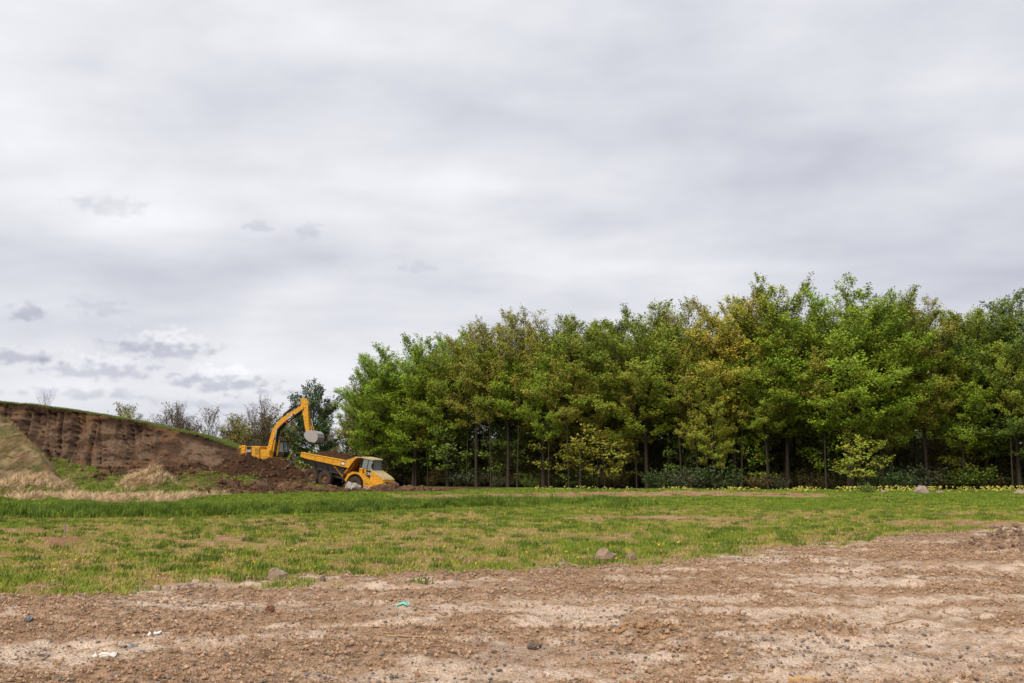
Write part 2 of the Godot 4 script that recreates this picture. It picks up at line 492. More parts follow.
func make_ground() -> void:
	# nested squares of finer and finer cells, joined without gaps: x0, x1, z0, z1, cell
	var tiers := [[-14.4, 14.4, -24.0, -4.8, 0.05], [-24.0, 24.0, -36.0, -2.4, 0.15], [-96.0, 96.0, -132.0, 0.0, 0.6], [-480.0, 480.0, -600.0, 120.0, 6.0], [-3000.0, 3000.0, -3600.0, 2400.0, 60.0]]
	var g := Geo.new()
	for t in tiers.size():
		var T: Array = tiers[t]
		var cell: float = T[4]
		var nx := int(round((T[1] - T[0]) / cell))
		var nz := int(round((T[3] - T[2]) / cell))
		var x0: float = T[0]
		var z0: float = T[2]
		var hole := [1, 0, 1, 0]
		if t > 0:
			var P: Array = tiers[t - 1]
			hole = [int(round((P[0] - x0) / cell)), int(round((P[1] - x0) / cell)), int(round((P[2] - z0) / cell)), int(round((P[3] - z0) / cell))]
		var ratio := int(round(tiers[t + 1][4] / cell)) if t < tiers.size() - 1 else 1
		var H := PackedFloat32Array()
		H.resize((nx + 1) * (nz + 1))
		for j in nz + 1:
			for i in nx + 1:
				if t > 0 and i > hole[0] + 1 and i < hole[1] - 1 and j > hole[2] + 1 and j < hole[3] - 1: continue
				H[j * (nx + 1) + i] = ground_h(x0 + i * cell, z0 + j * cell)
		if ratio > 1:                               # the rim follows the coarser cells outside it
			for j: int in [0, nz]:
				for i in nx + 1:
					var lo := i / ratio * ratio
					if lo != i: H[j * (nx + 1) + i] = lerpf(H[j * (nx + 1) + lo], H[j * (nx + 1) + lo + ratio], float(i - lo) / ratio)
			for i: int in [0, nx]:
				for j in nz + 1:
					var lo := j / ratio * ratio
					if lo != j: H[j * (nx + 1) + i] = lerpf(H[lo * (nx + 1) + i], H[(lo + ratio) * (nx + 1) + i], float(j - lo) / ratio)
		var base := g.v.size()
		for j in nz + 1:
			for i in nx + 1:
				var k := j * (nx + 1) + i
				g.v.append(Vector3(x0 + i * cell, H[k], z0 + j * cell))
				if t > 0 and i > hole[0] and i < hole[1] and j > hole[2] and j < hole[3]:
					g.n.append(Vector3.UP); g.c.append(Color.WHITE)
					continue
				var l := H[k - 1] if i > 0 else H[k]
				var r := H[k + 1] if i < nx else H[k]
				var u := H[k - nx - 1] if j > 0 else H[k]
				var d := H[k + nx + 1] if j < nz else H[k]
				g.n.append(Vector3((l - r) / (2.0 * cell), 1.0, (u - d) / (2.0 * cell)).normalized())
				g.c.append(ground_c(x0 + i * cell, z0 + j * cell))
		for j in nz:
			for i in nx:
				if t > 0 and i >= hole[0] and i < hole[1] and j >= hole[2] and j < hole[3]: continue
				var a := base + j * (nx + 1) + i
				var b := a + nx + 1
				g.ix.append(a); g.ix.append(a + 1); g.ix.append(b)
				g.ix.append(a + 1); g.ix.append(b + 1); g.ix.append(b)
	single("ground", g.mesh(M.ground), null, Vector3.ZERO, "bare tan earth in front and rough grass field behind it", "", "", "structure")

# a sheet over x, z with its own height and colour
func sheet(x0: float, x1: float, z0: float, z1: float, cell: float, hf: Callable, cf: Callable) -> Geo:
	var g := Geo.new()
	var nx := int((x1 - x0) / cell)
	var nz := int((z1 - z0) / cell)
	for j in nz + 1:
		for i in nx + 1:
			var x := x0 + i * cell
			var z := z0 + j * cell
			var h: float = hf.call(x, z)
			g.v.append(Vector3(x, h, z))
			g.n.append(Vector3(h - hf.call(x + 0.1, z), 0.1, h - hf.call(x, z + 0.1)).normalized())
			g.c.append(cf.call(x, z))
	for j in nz:
		for i in nx:
			var a := j * (nx + 1) + i
			var b := a + nx + 1
			g.ix.append(a); g.ix.append(a + 1); g.ix.append(b)
			g.ix.append(a + 1); g.ix.append(b + 1); g.ix.append(b)
	return g

func heap_h(x: float, z: float) -> float:          # the dark heap of dug soil
	var h := -0.6
	for q: Array in [[-28.2, -106.4, 3.75, 8.8, 6.6], [-25.8, -108.2, 3.65, 6.8, 3.0], [-33.5, -105.5, 2.9, 7.0, 5.5], [-37.0, -106.5, 2.6, 7.0, 6.0], [-25.6, -106.8, 1.6, 4.0, 4.5], [-40.5, -109.0, 2.0, 6.0, 5.0], [-31.0, -103.5, 1.1, 5.0, 4.0]]:
		var ux: float = (x - q[0]) / q[3]
		var uz: float = (z - q[1]) / q[4]
		var r := sqrt(ux * ux + uz * uz + 0.012)
		h = maxf(h, q[2] * (1.10 - 1.25 * r))
	return h + 0.22 * n_mid.get_noise_2d(x * 1.4, z * 1.4) + 0.16 * n_fine.get_noise_2d(x, z) - 0.05

func spur_h(x: float, z: float) -> float:          # the grown-over slope at the left of the bank
	var edge := -43.6 * (-z / 95.0) - 0.10 * maxf(0.0, -95.0 - z)
	var r := (edge - x) * 0.95 + 2.0
	var front := (-80.0 - z) * 0.55
	var h := minf(r, front)
	h = minf(h, 10.4 + 0.03 * (-x - 50.0))
	return h + 0.5 * n_big.get_noise_2d(x * 2.0, z * 2.0) + 0.45 * n_mid.get_noise_2d(x * 1.2, z * 1.2) + 0.22 * n_fine.get_noise_2d(x, z)

var bank_x := PackedFloat32Array([-78.0, -66.0, -62.8, -58.0, -52.8, -46.3, -40.0, -36.9, -32.9, -29.5, -26.0])
var bank_top := PackedFloat32Array([11.2, 10.6, 10.3, 9.85, 9.15, 8.05, 6.7, 6.0, 4.5, 3.2, 1.9])

func bank_point(s: float, v: float) -> Vector3:     # s: x along the bank; v: 0 at the foot, 1 at the brow
	var top := curve(bank_x, bank_top, s) + 0.14 * n_mid.get_noise_2d(s * 1.3, 3.0)
	var foot_z := -110.5 - 0.05 * (s + 50.0)
	var brow_z := -121.0 + 0.9 * n_mid.get_noise_2d(s * 0.5, 50.0)
	var prof := pow(maxf(v, 0.0), 0.82)
	var y := lerpf(-0.3, top, v)
	var z := lerpf(foot_z, brow_z, prof * 0.93 + 0.07 * ss(0.8, 1.0, v) * 0.4)
	# rain gullies run down the face, beds run along it
	var lean := s + v * 3.2
	var gl := n_mid.get_noise_2d(lean * 1.5, v * 0.8)
	var gully := pow(1.0 - minf(1.0, absf(n_mid.get_noise_2d(lean * 0.9 + 5.0, v * 0.7)) * 2.2), 3.0) * 1.7 * ss(1.0, 0.85, v) * ss(-36.0, -50.0, s) + maxf(0.0, gl) * 0.9 * ss(1.0, 0.75, v)
	var bed := n_mid.get_noise_2d(s * 0.25 + 20.0, y * 2.4) * 0.32 + n_fine.get_noise_2d(s * 0.9, y * 1.2) * 0.32
	return Vector3(s + 0.25 * gl, y, z - gully + bed)

func make_bank() -> void:
	var g := Geo.new()
	var nu := 230
	var nv := 46
	var back := 10
	for j in nv + 1 + back:
		for i in nu + 1:
			var s := lerpf(-78.0, -26.0, float(i) / nu)
			var p: Vector3
			var c: Color
			var nn: Vector3
			if j <= nv:
				var v := float(j) / nv
				p = bank_point(s, v)
				nn = (bank_point(s + 0.15, v) - bank_point(s - 0.15, v)).cross(bank_point(s, v + 0.01) - bank_point(s, v - 0.01)).normalized()
				var k := n_mid.get_noise_2d(s * 0.6, p.y * 1.6 + 9.0) + 0.5 * n_fine.get_noise_2d(s, p.y)
				c = mixc(Color(0.11, 0.067, 0.044), Color(0.25, 0.165, 0.112), ss(-0.3, 0.35, k))
				c = mixc(c, Color(0.055, 0.03, 0.018), ss(0.86, 0.93, v + 0.08 * k) * 0.9)          # dark topsoil
				c = mixc(c, Color(0.27, 0.15, 0.08), ss(0.25, 0.45, n_mid.get_noise_2d(s * 0.5 + 60.0, p.y)) * 0.6)
				c = mixc(c, Color(0.06, 0.034, 0.02), ss(0.22, 0.06, v + 0.10 * k) * 0.85)          # fallen soil at the foot
			else:
				var q := float(j - nv) / back
				p = bank_point(s, 1.0) + Vector3(0, 0.5 * q - maxf(0.0, q - 0.35) * 14.0 * q, -60.0 * q * q - 1.0 * q)
				nn = Vector3.UP
				c = mixc(Color(0.10, 0.16, 0.03), Color(0.19, 0.20, 0.06), ss(-0.2, 0.3, n_mid.get_noise_2d(p.x, p.z)))
			g.v.append(p); g.n.append(nn); g.c.append(c)
	for j in nv + back:
		for i in nu:
			var a := j * (nu + 1) + i
			var b := a + nu + 1
			g.ix.append(a); g.ix.append(b); g.ix.append(a + 1)
			g.ix.append(a + 1); g.ix.append(b); g.ix.append(b + 1)
	single("earth_bank", g.mesh(M.earth), null, Vector3.ZERO, "high brown cut face of earth with grass along its brow", "", "", "structure")
	var sp := sheet(-84.0, -28.0, -126.0, -76.0, 0.4, spur_h, func(x: float, z: float) -> Color:
		var k := n_mid.get_noise_2d(x * 0.9 + 3.0, z * 0.9) + 0.5 * n_fine.get_noise_2d(x, z)
		var c := mixc(Color(0.22, 0.14, 0.085), Color(0.42, 0.31, 0.18), ss(-0.3, 0.3, k))
		return mixc(c, Color(0.15, 0.15, 0.05), ss(0.1, 0.4, n_mid.get_noise_2d(x * 0.7, z * 0.7 + 70.0))))
	single("hill", sp.mesh(M.earth), null, Vector3.ZERO, "pale grown-over spoil slope at the left end of the bank", "", "", "structure")
	var hp := sheet(-50.0, -16.0, -116.0, -97.0, 0.2, heap_h, func(x: float, z: float) -> Color:
		var k := n_mid.get_noise_2d(x * 0.8, z * 0.8 + 5.0) + 0.6 * n_fine.get_noise_2d(x, z)
		return mixc(Color(0.055, 0.029, 0.017), Color(0.105, 0.056, 0.032), ss(-0.35, 0.45, k)))
	single("soil_heap", hp.mesh(M.earth), null, Vector3.ZERO, "long heap of dark freshly dug soil below the excavator", "soil heap")

# ---------------------------------------------------------------- plants
func rdir(r: RandomNumberGenerator) -> Vector3:
	var z := r.randf_range(-1, 1)
	var a := r.randf_range(0, TAU)
	var s := sqrt(1.0 - z * z)
	return Vector3(s * cos(a), z, s * sin(a))

func bough(g: Geo, from: Vector3, dir: Vector3, ln: float, r0: float, r1: float, sides: int, lift: float, r: RandomNumberGenerator, segs := 4) -> PackedVector3Array:
	var pts := PackedVector3Array([from])
	var rad := PackedFloat32Array([r0])
	var d := dir
	var p := from
	for i in segs:
		d = (d + Vector3(0, lift / segs, 0) + rdir(r) * 0.10).normalized()
		p += d * (ln / segs)
		pts.append(p)
		rad.append(lerpf(r0, r1, float(i + 1) / segs))
	g.tube(pts, rad, sides)
	return pts

func along(pts: PackedVector3Array, f: float) -> Vector3:
	var k := f * (pts.size() - 1)
	var i := mini(int(k), pts.size() - 2)
	return pts[i].lerp(pts[i + 1], k - i)

# a broadleaved tree: tapered trunk, limbs, branches, twigs that carry flat sprays of leaves
# s: height, base (where the crown starts, 0..1), radius, limbs, leaf, twigs, sprig (leaves on a twig), lean, fork, top (how pointed)
func make_tree(sd: int, s: Dictionary) -> Array:
	var r := RandomNumberGenerator.new(); r.seed = sd
	var w := Geo.new()
	var l := Geo.new()
	var H: float = s.height
	var r0: float = s.get("girth", 0.0085 * H)
	w.col = Color(0.085, 0.068, 0.054)
	var tp := PackedVector3Array()
	var tr := PackedFloat32Array()
	var sway := Vector3(r.randf_range(-1, 1), 0, r.randf_range(-1, 1)) * float(s.get("lean", 0.5))
	for i in 12:
		var t := i / 11.0
		tp.append(Vector3(sin(t * 5.0 + sd) * 0.22, 0, cos(t * 4.2 + sd * 2.0) * 0.22) * t + sway * t * t + Vector3(0, H * 0.86 * t - 0.5 * (1.0 - t) * (1.0 if i == 0 else 0.0), 0))
		tr.append(r0 * (pow(1.0 - t, 0.85) + 0.03) * (1.35 if i == 0 else 1.0))
	w.tube(tp, tr, 7)
	for i in int(s.get("snags", 9)):                          # dead twigs on the bare stem
		var t := lerpf(0.08, float(s.base) + 0.1, r.randf())
		var a := r.randf_range(0, TAU)
		bough(w, along(tp, t), Vector3(cos(a), r.randf_range(-0.2, 0.5), sin(a)).normalized(), r.randf_range(0.6, 2.2), 0.022, 0.006, 3, 0.1, r, 3)
	var limbs: int = s.limbs
	var turn := r.randf_range(0, TAU)
	var cb: float = s.base
	var R: float = s.radius
	for i in limbs:
		var q := (i + r.randf()) / limbs                       # 0 at the lowest limb tip, 1 at the top
		turn += 2.4 + r.randf_range(-0.4, 0.4)
		# the tip lies in or on a round-topped crown, the limb leaves the stem lower down
		var wide_here := R * 0.82 * (sqrt(maxf(0.0, 1.0 - pow(absf(2.0 * q - 1.0), 2.4))) * 0.9 + 0.12)
		var out_by := wide_here * lerpf(0.45, 1.08, sqrt(r.randf()))
		var tip_y := H * (cb + (0.95 - cb) * q) + r.randf_range(-0.6, 0.6)
		var from_y := H * cb * 0.85 + (tip_y - H * cb * 0.85) * r.randf_range(0.5, 0.68)
		var from := along(tp, clampf(from_y / (H * 0.86), 0.05, 0.95))
		var tip := along(tp, clampf(tip_y / H, 0.0, 1.0)) * Vector3(1, 0, 1) + Vector3(cos(turn) * out_by, tip_y, sin(turn) * out_by)
		var ln := from.distance_to(tip)
		var dir := ((tip - from) / ln - Vector3(0, 0.12, 0)).normalized()
		var rl := minf(0.30 * r0 * (1.0 - 0.6 * q) + 0.012, 0.12)
		w.col = Color(0.085, 0.068, 0.054)
		var lp := bough(w, from, dir, ln, rl, 0.012, 4, 0.22, r, 5)
		var nb := int(clampf(ln * float(s.get("branches", 2.0)), 3, 18))
		for b in nb:
			var f := lerpf(0.22, 1.0, (b + r.randf()) / nb)
			var ld := (along(lp, minf(1.0, f + 0.1)) - along(lp, maxf(0.0, f - 0.1))).normalized()
			var sidev := ld.cross(Vector3.UP).normalized() * (1.0 if b % 2 == 0 else -1.0)
			var bd := (ld * r.randf_range(0.5, 1.0) + sidev * r.randf_range(0.25, 0.9) + Vector3(0, r.randf_range(-0.25, 0.75), 0)).normalized()
			var bl := (0.5 + 0.30 * ln * (1.15 - f)) * r.randf_range(0.7, 1.3)
			w.col = Color(0.095, 0.07, 0.05)
			var bp := bough(w, along(lp, f), bd, bl, 0.018, 0.006, 3, 0.3, r, 3)
			var hue := Color(r.randf_range(0.82, 1.18), r.randf_range(0.86, 1.16), r.randf_range(0.7, 1.2))
			var nt: int = s.twigs
			for k in nt:
				var tf := lerpf(0.2, 1.0, (k + r.randf()) / nt)
				var td := (bd * 0.8 + bd.cross(Vector3.UP).normalized() * (0.8 if k % 2 == 0 else -0.8) * r.randf_range(0.4, 1.1) + Vector3(0, r.randf_range(-0.15, 0.4) + 0.5 * q, 0) + rdir(r) * 0.25).normalized()
				var tl := r.randf_range(0.35, 0.8)
				var tb := along(bp, tf)
				w.tube(PackedVector3Array([tb, tb + td * tl]), PackedFloat32Array([0.009, 0.004]), 3)
				var sprig: int = s.sprig
				var shade := r.randf_range(0.82, 1.18)
				for m in sprig:
					l.col = Color(hue.r * shade * r.randf_range(0.85, 1.15), hue.g * shade * r.randf_range(0.88, 1.12), hue.b * shade)
					var at := tb + td * tl * r.randf_range(0.15, 1.05)
					var od := (td * r.randf_range(0.2, 1.0) + rdir(r) * 0.9)
					od.y *= 0.85
					od = od.normalized()
					at += od * r.randf_range(0.0, 0.15) + rdir(r) * 0.30 * r.randf()
					var outw := Vector3(at.x, 0, at.z).normalized()                     # leaves turn their faces up and out to the light
					var up := (Vector3.UP * 0.75 + outw * 0.75 + rdir(r) * 0.6).normalized()
					var lf: float = s.leaf * r.randf_range(0.7, 1.3)
					l.leaflet(at, od, up, lf, lf * 0.8)
	var top := 0.0
	for p in l.v: top = maxf(top, p.y)
	return [w.mesh(M.bark), l.mesh(null), top]

# a low bush: many thin stems from the ground, leaves along them
func make_bush(sd: int, hgt: float, rad: float, stems: int, leaves: int, leaf: float, wood: Color) -> Array:
	var r := RandomNumberGenerator.new(); r.seed = sd
	var w := Geo.new()
	var l := Geo.new()
	for i in stems:
		var a := r.randf_range(0, TAU)
		var q := sqrt(r.randf())
		var from := Vector3(cos(a), 0, sin(a)) * rad * 0.35 * q + Vector3(0, -0.15, 0)
		var dir := Vector3(cos(a) * q * rad, hgt * (1.1 - 0.35 * q), sin(a) * q * rad).normalized()
		var ln := hgt * r.randf_range(0.6, 1.1)
		w.col = wood
		var p := bough(w, from, dir, ln, 0.022, 0.006, 3, 0.1, r, 4)
		var hue := Color(r.randf_range(0.8, 1.2), r.randf_range(0.85, 1.15), r.randf_range(0.8, 1.1))
		for k in 5:
			var f := r.randf_range(0.25, 0.95)
			var td := (dir * 0.5 + rdir(r) * 0.8 + Vector3(0, 0.3, 0)).normalized()
			var tb := along(p, f)
			var tl := hgt * r.randf_range(0.12, 0.3)
			w.tube(PackedVector3Array([tb, tb + td * tl]), PackedFloat32Array([0.009, 0.004]), 3)
			for m in leaves:
				var sh := r.randf_range(0.8, 1.2)
				l.col = Color(hue.r * sh, hue.g * sh, hue.b * sh)
				var od := (rdir(r) + td * 0.4).normalized()
				var lf := leaf * r.randf_range(0.7, 1.3)
				l.leaf(tb + td * tl * r.randf_range(0.1, 1.0) + od * r.randf_range(0.0, 0.16) * hgt * 0.4, od, (Vector3.UP + rdir(r) * 0.7).normalized(), lf, lf * 0.6)
	return [w.mesh(M.clod), l.mesh(null), hgt]

var leaf_mats := {}
func plant(called: String, kind: Array, x: float, z: float, hgt: float, wide: float, turn: float, tone: String, label: String, category: String, group: String, y := INF) -> Node3D:
	var o := thing(called, Vector3(x, (ground_h(x, z) if y == INF else y), z), label, category, group)
	var s: float = hgt / kind[2]
	var w := MeshInstance3D.new(); w.mesh = kind[0]; w.name = "trunk" if category == "tree" else "stem"
	var l := MeshInstance3D.new(); l.mesh = kind[1]; l.name = "crown" if category == "tree" else "foliage"
	l.material_override = leaf_mats[tone]
	o.add_child(w); o.add_child(l)
	o.rotation.y = turn
	o.scale = Vector3(s * wide, s, s * wide)
	return o

func make_wood() -> void:
	leaf_mats = {
		fresh = leaf_mat(Color(0.25, 0.37, 0.026)), green = leaf_mat(Color(0.245, 0.31, 0.028)), olive = leaf_mat(Color(0.30, 0.295, 0.040)),
		yellow = leaf_mat(Color(0.43, 0.39, 0.048)), dark_leaf_and_shade = leaf_mat(Color(0.065, 0.11, 0.03)), dark = leaf_mat(Color(0.135, 0.205, 0.030)), tan = leaf_mat(Color(0.19, 0.15, 0.06)),  # darkest green: the lone tree's own; on bushes it paints in crown shade
		lime = leaf_mat(Color(0.33, 0.37, 0.045)), bluish = leaf_mat(Color(0.105, 0.13, 0.07)), bare = leaf_mat(Color(0.17, 0.125, 0.07))}
	var full := []
	for k in 5:
		full.append(make_tree(100 + k * 7, {height = 21.0, base = [0.20, 0.36, 0.26, 0.38, 0.16, 0.2][k], radius = [6.2, 5.8, 7.0, 6.0, 6.6, 7.2][k], limbs = 46, leaf = 0.17, twigs = 8, sprig = 9, branches = 2.2, lean = 1.3, top = [0.5, 0.6, 0.55, 0.45, 0.6, 0.5][k]}))
	var open := []
	for k in 3:
		open.append(make_tree(300 + k * 11, {height = 22.0, base = [0.36, 0.42, 0.32][k], radius = [5.8, 5.4, 6.2][k], limbs = 42, leaf = 0.15, twigs = 7, sprig = 8, branches = 2.1, lean = 0.8, top = 0.42}))
	var pole := []
	for k in 3:
		pole.append(make_tree(500 + k * 13, {height = 18.0, base = [0.48, 0.26, 0.38][k], radius = 4.4, limbs = 28, leaf = 0.17, twigs = 7, sprig = 9, branches = 1.9, lean = 2.4, top = 0.5, girth = 0.12}))
	var young := []
	for k in 2:
		young.append(make_tree(700 + k * 5, {height = 6.0, base = 0.22, radius = 2.6, limbs = 16, leaf = 0.19, twigs = 5, sprig = 6, branches = 2.0, lean = 0.3, top = 0.7, girth = 0.06}))
	var scrub := []
	for k in 3:
		scrub.append(make_tree(800 + k * 9, {height = 10.0, base = 0.18, radius = [2.2, 1.6, 2.6][k], limbs = 26, leaf = 0.15, twigs = 5, sprig = [5, 2, 6][k], branches = 2.2, lean = 0.6, top = 0.5, girth = 0.10}))
	var fir := make_tree(900, {height = 15.0, base = 0.12, radius = 4.2, limbs = 44, leaf = 0.22, twigs = 6, sprig = 7, branches = 2.0, lean = 0.3, top = 0.6, girth = 0.16})

	# the front of the wood, tree by tree: x, z, height, width, turn, kind, tone, label
	var front := [
		[-18.6, -134.0, 18.6, 0.95, 0.3, full[0], "fresh", "fresh green maple at the left end of the wood, outermost of its crowns"],
		[-12.9, -131.5, 20.5, 1.05, 1.9, full[4], "fresh", "broad bright green maple second from the left end of the wood"],
		[-8.2, -128.0, 18.8, 0.9, 3.0, full[1], "green", "green maple between the broad bright maple and the first olive tree"],
		[-4.4, -124.0, 20.9, 0.9, 0.8, open[0], "olive", "thin olive-brown tree, leftmost of the thin-crowned trees"],
		[-0.5, -121.0, 22.2, 0.95, 2.2, open[1], "olive", "tall thin-crowned olive tree left of centre"],
		[3.7, -119.0, 22.4, 1.0, 4.1, open[2], "olive", "tall feathery olive-green tree just right of the picture's centre"],
		[7.9, -116.0, 20.6, 0.95, 5.0, full[3], "green", "mid-green tree in front of the dip in the treetops"],
		[10.9, -118.5, 20.4, 0.8, 0.5, open[0], "tan", "slim brownish tree in the dip of the treetops"],
		[14.9, -111.0, 21.4, 1.0, 1.2, full[2], "green", "round-topped green tree right of the dip in the treetops"],
		[19.8, -110.5, 21.7, 0.9, 2.6, open[1], "olive", "olive tree left of the yellowish tree"],
		[24.0, -108.0, 22.0, 1.0, 3.7, full[1], "yellow", "yellowish tree with new leaves, the yellowest tall crown of the wood"],
		[29.2, -106.5, 23.1, 0.95, 4.6, full[2], "green", "tallest green tree of the wood, its top above all others"],
		[33.9, -101.0, 21.6, 1.1, 5.6, full[2], "fresh", "big bright green tree reaching out of the wood to the right of the tallest tree"],
		[38.0, -103.0, 21.3, 0.95, 0.9, full[0], "green", "green tree right behind the big bright one"],
		[43.2, -104.5, 21.0, 0.95, 2.0, open[2], "olive", "olive tree beside the sky gaps on the right"],
		[49.2, -109.0, 20.2, 0.85, 3.3, full[3], "green", "slender green tree right of the sky gaps"],
		[52.0, -103.0, 20.8, 1.0, 4.4, full[4], "dark", "dark green tree at the right border of the picture"],
		[58.0, -104.0, 21.5, 1.0, 1.4, full[2], "green", "green tree just past the right border of the picture"],
		[64.5, -106.0, 21.0, 1.0, 0.2, full[0], "green", "second green tree past the right border of the picture"],
		[17.6, -112.5, 17.0, 0.8, 5.3, full[3], "green", "shorter green tree filling the space left of the yellowish tree"],
		[21.3, -106.0, 14.5, 0.75, 2.9, full[4], "lime", "short lime-green tree below the yellowish tree"],
		[26.6, -104.5, 16.0, 0.75, 1.0, full[1], "green", "shorter mid-green tree below the tallest tree"],
		[10.2, -111.0, 7.4, 1.3, 0.4, young[0], "olive", "small yellow-green tree with low spreading boughs at the wood's edge"],
		[33.3, -96.0, 5.4, 1.1, 2.2, young[1], "lime", "little lime-green sapling standing out of the wood's edge"],
		[-21.4, -137.0, 13.5, 0.6, 1.0, scrub[1], "bare", "thin leafless tree beside the left end of the wood"],
		[46.3, -103.0, 15.5, 0.8, 1.0, pole[1], "fresh", "slim fresh green tree in front of the sky gaps"]]
	for q: Array in front:
		plant("maple_tree", q[5], q[0], q[1], q[2], q[3] * 1.24, q[4], q[6], q[7], "tree", "trees along the front of the wood")
	# the trees behind them
	rng.seed = 41
	var tones := ["green", "green", "olive", "dark", "fresh", "olive", "green"]
	var rows := [[-2.0, 3.3], [5.0, 4.6], [11.0, 4.8], [18.0, 5.0], [26.0, 5.4], [36.0, 6.0], [47.0, 6.5]]
	for ri in rows.size():
		var x := -20.0 - ri * 0.5
		while x < 72.0:
			var xx := x + rng.randf_range(-1.4, 1.4)
			var zz: float = -(wood_edge(xx) + rows[ri][0] + 4.0 + rng.randf_range(-2.5, 2.5))
			var k: Array = pole[rng.randi() % 3] if ri == 0 else (full[rng.randi() % 5] if rng.randf() < 0.45 else (open[rng.randi() % 3] if rng.randf() < 0.4 else pole[rng.randi() % 3]))
			var hh := (rng.randf_range(13.0, 18.0) if ri == 0 else rng.randf_range(18.0, 21.0) if ri == 1 else rng.randf_range(15.5, 20.0)) if xx > -8.0 else rng.randf_range(13.0, 17.5)
			var tone: String = tones[rng.randi() % tones.size()]
			var tw := rng.randf_range(1.0, 1.3) * (0.75 if ri == 0 else 1.0)
			var tt := rng.randf_range(0, TAU)
			x += rows[ri][1] * rng.randf_range(0.75, 1.25)
			if xx > 44.5 and xx < 49.5 and ri < 5: continue          # the gaps that show the sky
			plant("forest_tree", k, xx, zz, hh, tw, tt, tone, "dark trunk and crown of a tree standing inside the wood behind its front row", "tree", "trees inside the wood")
	# young trees whose boughs hang low along the edge
	for i in 12:
		var xx := lerpf(-17.0, 62.0, (i + rng.randf_range(-0.35, 0.35)) / 11.0)
		plant("young_tree", young[i % 2], xx, -(wood_edge(xx) + rng.randf_range(3.0, 8.0)), rng.randf_range(5.5, 9.5), rng.randf_range(0.9, 1.35), rng.randf_range(0, TAU), ["green", "olive", "green", "fresh", "dark"][rng.randi() % 5], "young leafy tree under the tall crowns along the foot of the wood", "tree", "young trees along the wood's edge")
	# scrub and bare trees behind the machines
	rng.seed = 58
	for i in 60:
		var xx := lerpf(-74.0, -19.5, (i + rng.randf_range(-0.4, 0.4)) / 59.0)
		var zz := rng.randf_range(-176.0, -146.0)
		if xx > -29.0: zz -= 6.0
		var t: String = ["bare", "tan", "olive", "tan", "olive", "bare"][rng.randi() % 6]
		var kk: int = 1 if t == "bare" else [0, 2][rng.randi() % 2]
		plant("scrub_tree", scrub[kk], xx, zz, rng.randf_range(8.0, 13.0), rng.randf_range(1.0, 1.5), rng.randf_range(0, TAU), t, "small half-bare scrub tree in the line behind the earth bank and the machines", "tree", "scrub trees behind the bank")
	plant("dark_tree", fir, -28.2, -141.0, 15.3, 1.1, 0.6, "dark_leaf_and_shade", "dark green tree standing alone behind the excavator's raised boom", "tree", "")
	for q: Array in [[-36.6, -146.0, 13.4, 0.6, "tall bare tree behind the excavator, right one of a pair"], [-38.4, -146.5, 12.0, 0.7, "lower bare tree behind the excavator, left one of a pair"], [-48.8, -146.0, 12.6, 0.55, "thin bare tree sticking up above the right end of the bank"], [-24.6, -148.0, 12.6, 0.5, "thin bare tree between the dark tree and the wood"]]:
		plant("bare_tree", scrub[1], q[0], q[1], q[2], q[3], q[0], "bare", q[4], "tree", "")
	plant("bare_shrub", make_bush(77, 2.3, 1.2, 12, 1, 0.08, Color(0.07, 0.055, 0.045)), -57.0, -121.8, 2.3, 1.0, 0.0, "bare", "leafless shrub on the grassy brow of the earth bank", "shrub", "", bank_point(-57.0, 1.0).y - 0.05)

	# bushes along the foot of the wood, darkest ones with crown shade painted in
	var bush := [make_bush(61, 2.0, 1.7, 26, 9, 0.17, Color(0.08, 0.06, 0.045)), make_bush(62, 2.0, 1.3, 22, 8, 0.15, Color(0.08, 0.06, 0.045)), make_bush(63, 2.0, 2.2, 28, 9, 0.18, Color(0.08, 0.06, 0.045))]
	for q: Array in [[15.6, -104.5, 2.2, 1.3, "dark_leaf_and_shade", "low dark bush left of the grey-green bush at the wood's edge"], [18.2, -103.5, 2.3, 1.2, "bluish", "rounded grey-green bush at the wood's edge"], [20.9, -102.5, 2.6, 1.2, "dark_leaf_and_shade", "dark bush right of the grey-green bush at the wood's edge"],
		[36.0, -96.5, 2.4, 1.3, "dark_leaf_and_shade", "dark bush right of the lime sapling"], [27.0, -76.5, 0.9, 1.0, "dark", "small dark clump of leaves in the yellow-flowered verge"]]:
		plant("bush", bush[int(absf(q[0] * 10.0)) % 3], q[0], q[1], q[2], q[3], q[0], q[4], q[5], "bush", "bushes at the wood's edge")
	for i in 34:
		var xx := lerpf(-21.0, 66.0, (i + rng.randf_range(-0.4, 0.4)) / 33.0)
		plant("undergrowth_bush", bush[i % 3], xx, -(wood_edge(xx) + rng.randf_range(2.5, 9.0)), rng.randf_range(1.2, 2.8), rng.randf_range(0.9, 1.4), rng.randf_range(0, TAU), ["bluish", "tan", "dark", "bluish", "dark_leaf_and_shade"][rng.randi() % 5], "dull low bush in the shaded undergrowth along the foot of the wood", "bush", "undergrowth bushes")
	for i in 18:
		var xx := lerpf(-50.0, -19.0, i / 17.0) + rng.randf_range(-0.8, 0.8)
		plant("scrub_bush", bush[i % 3], xx, -137.0 + rng.randf_range(-5.0, 5.0), rng.randf_range(3.2, 5.6), 1.2, rng.randf_range(0, TAU), ["dark", "tan", "olive"][i % 3], "scrubby bush in the thicket behind the machines", "bush", "bushes behind the truck")
	# brush deep in the wood that closes the view
	var brush := Geo.new()
	var r := RandomNumberGenerator.new(); r.seed = 5
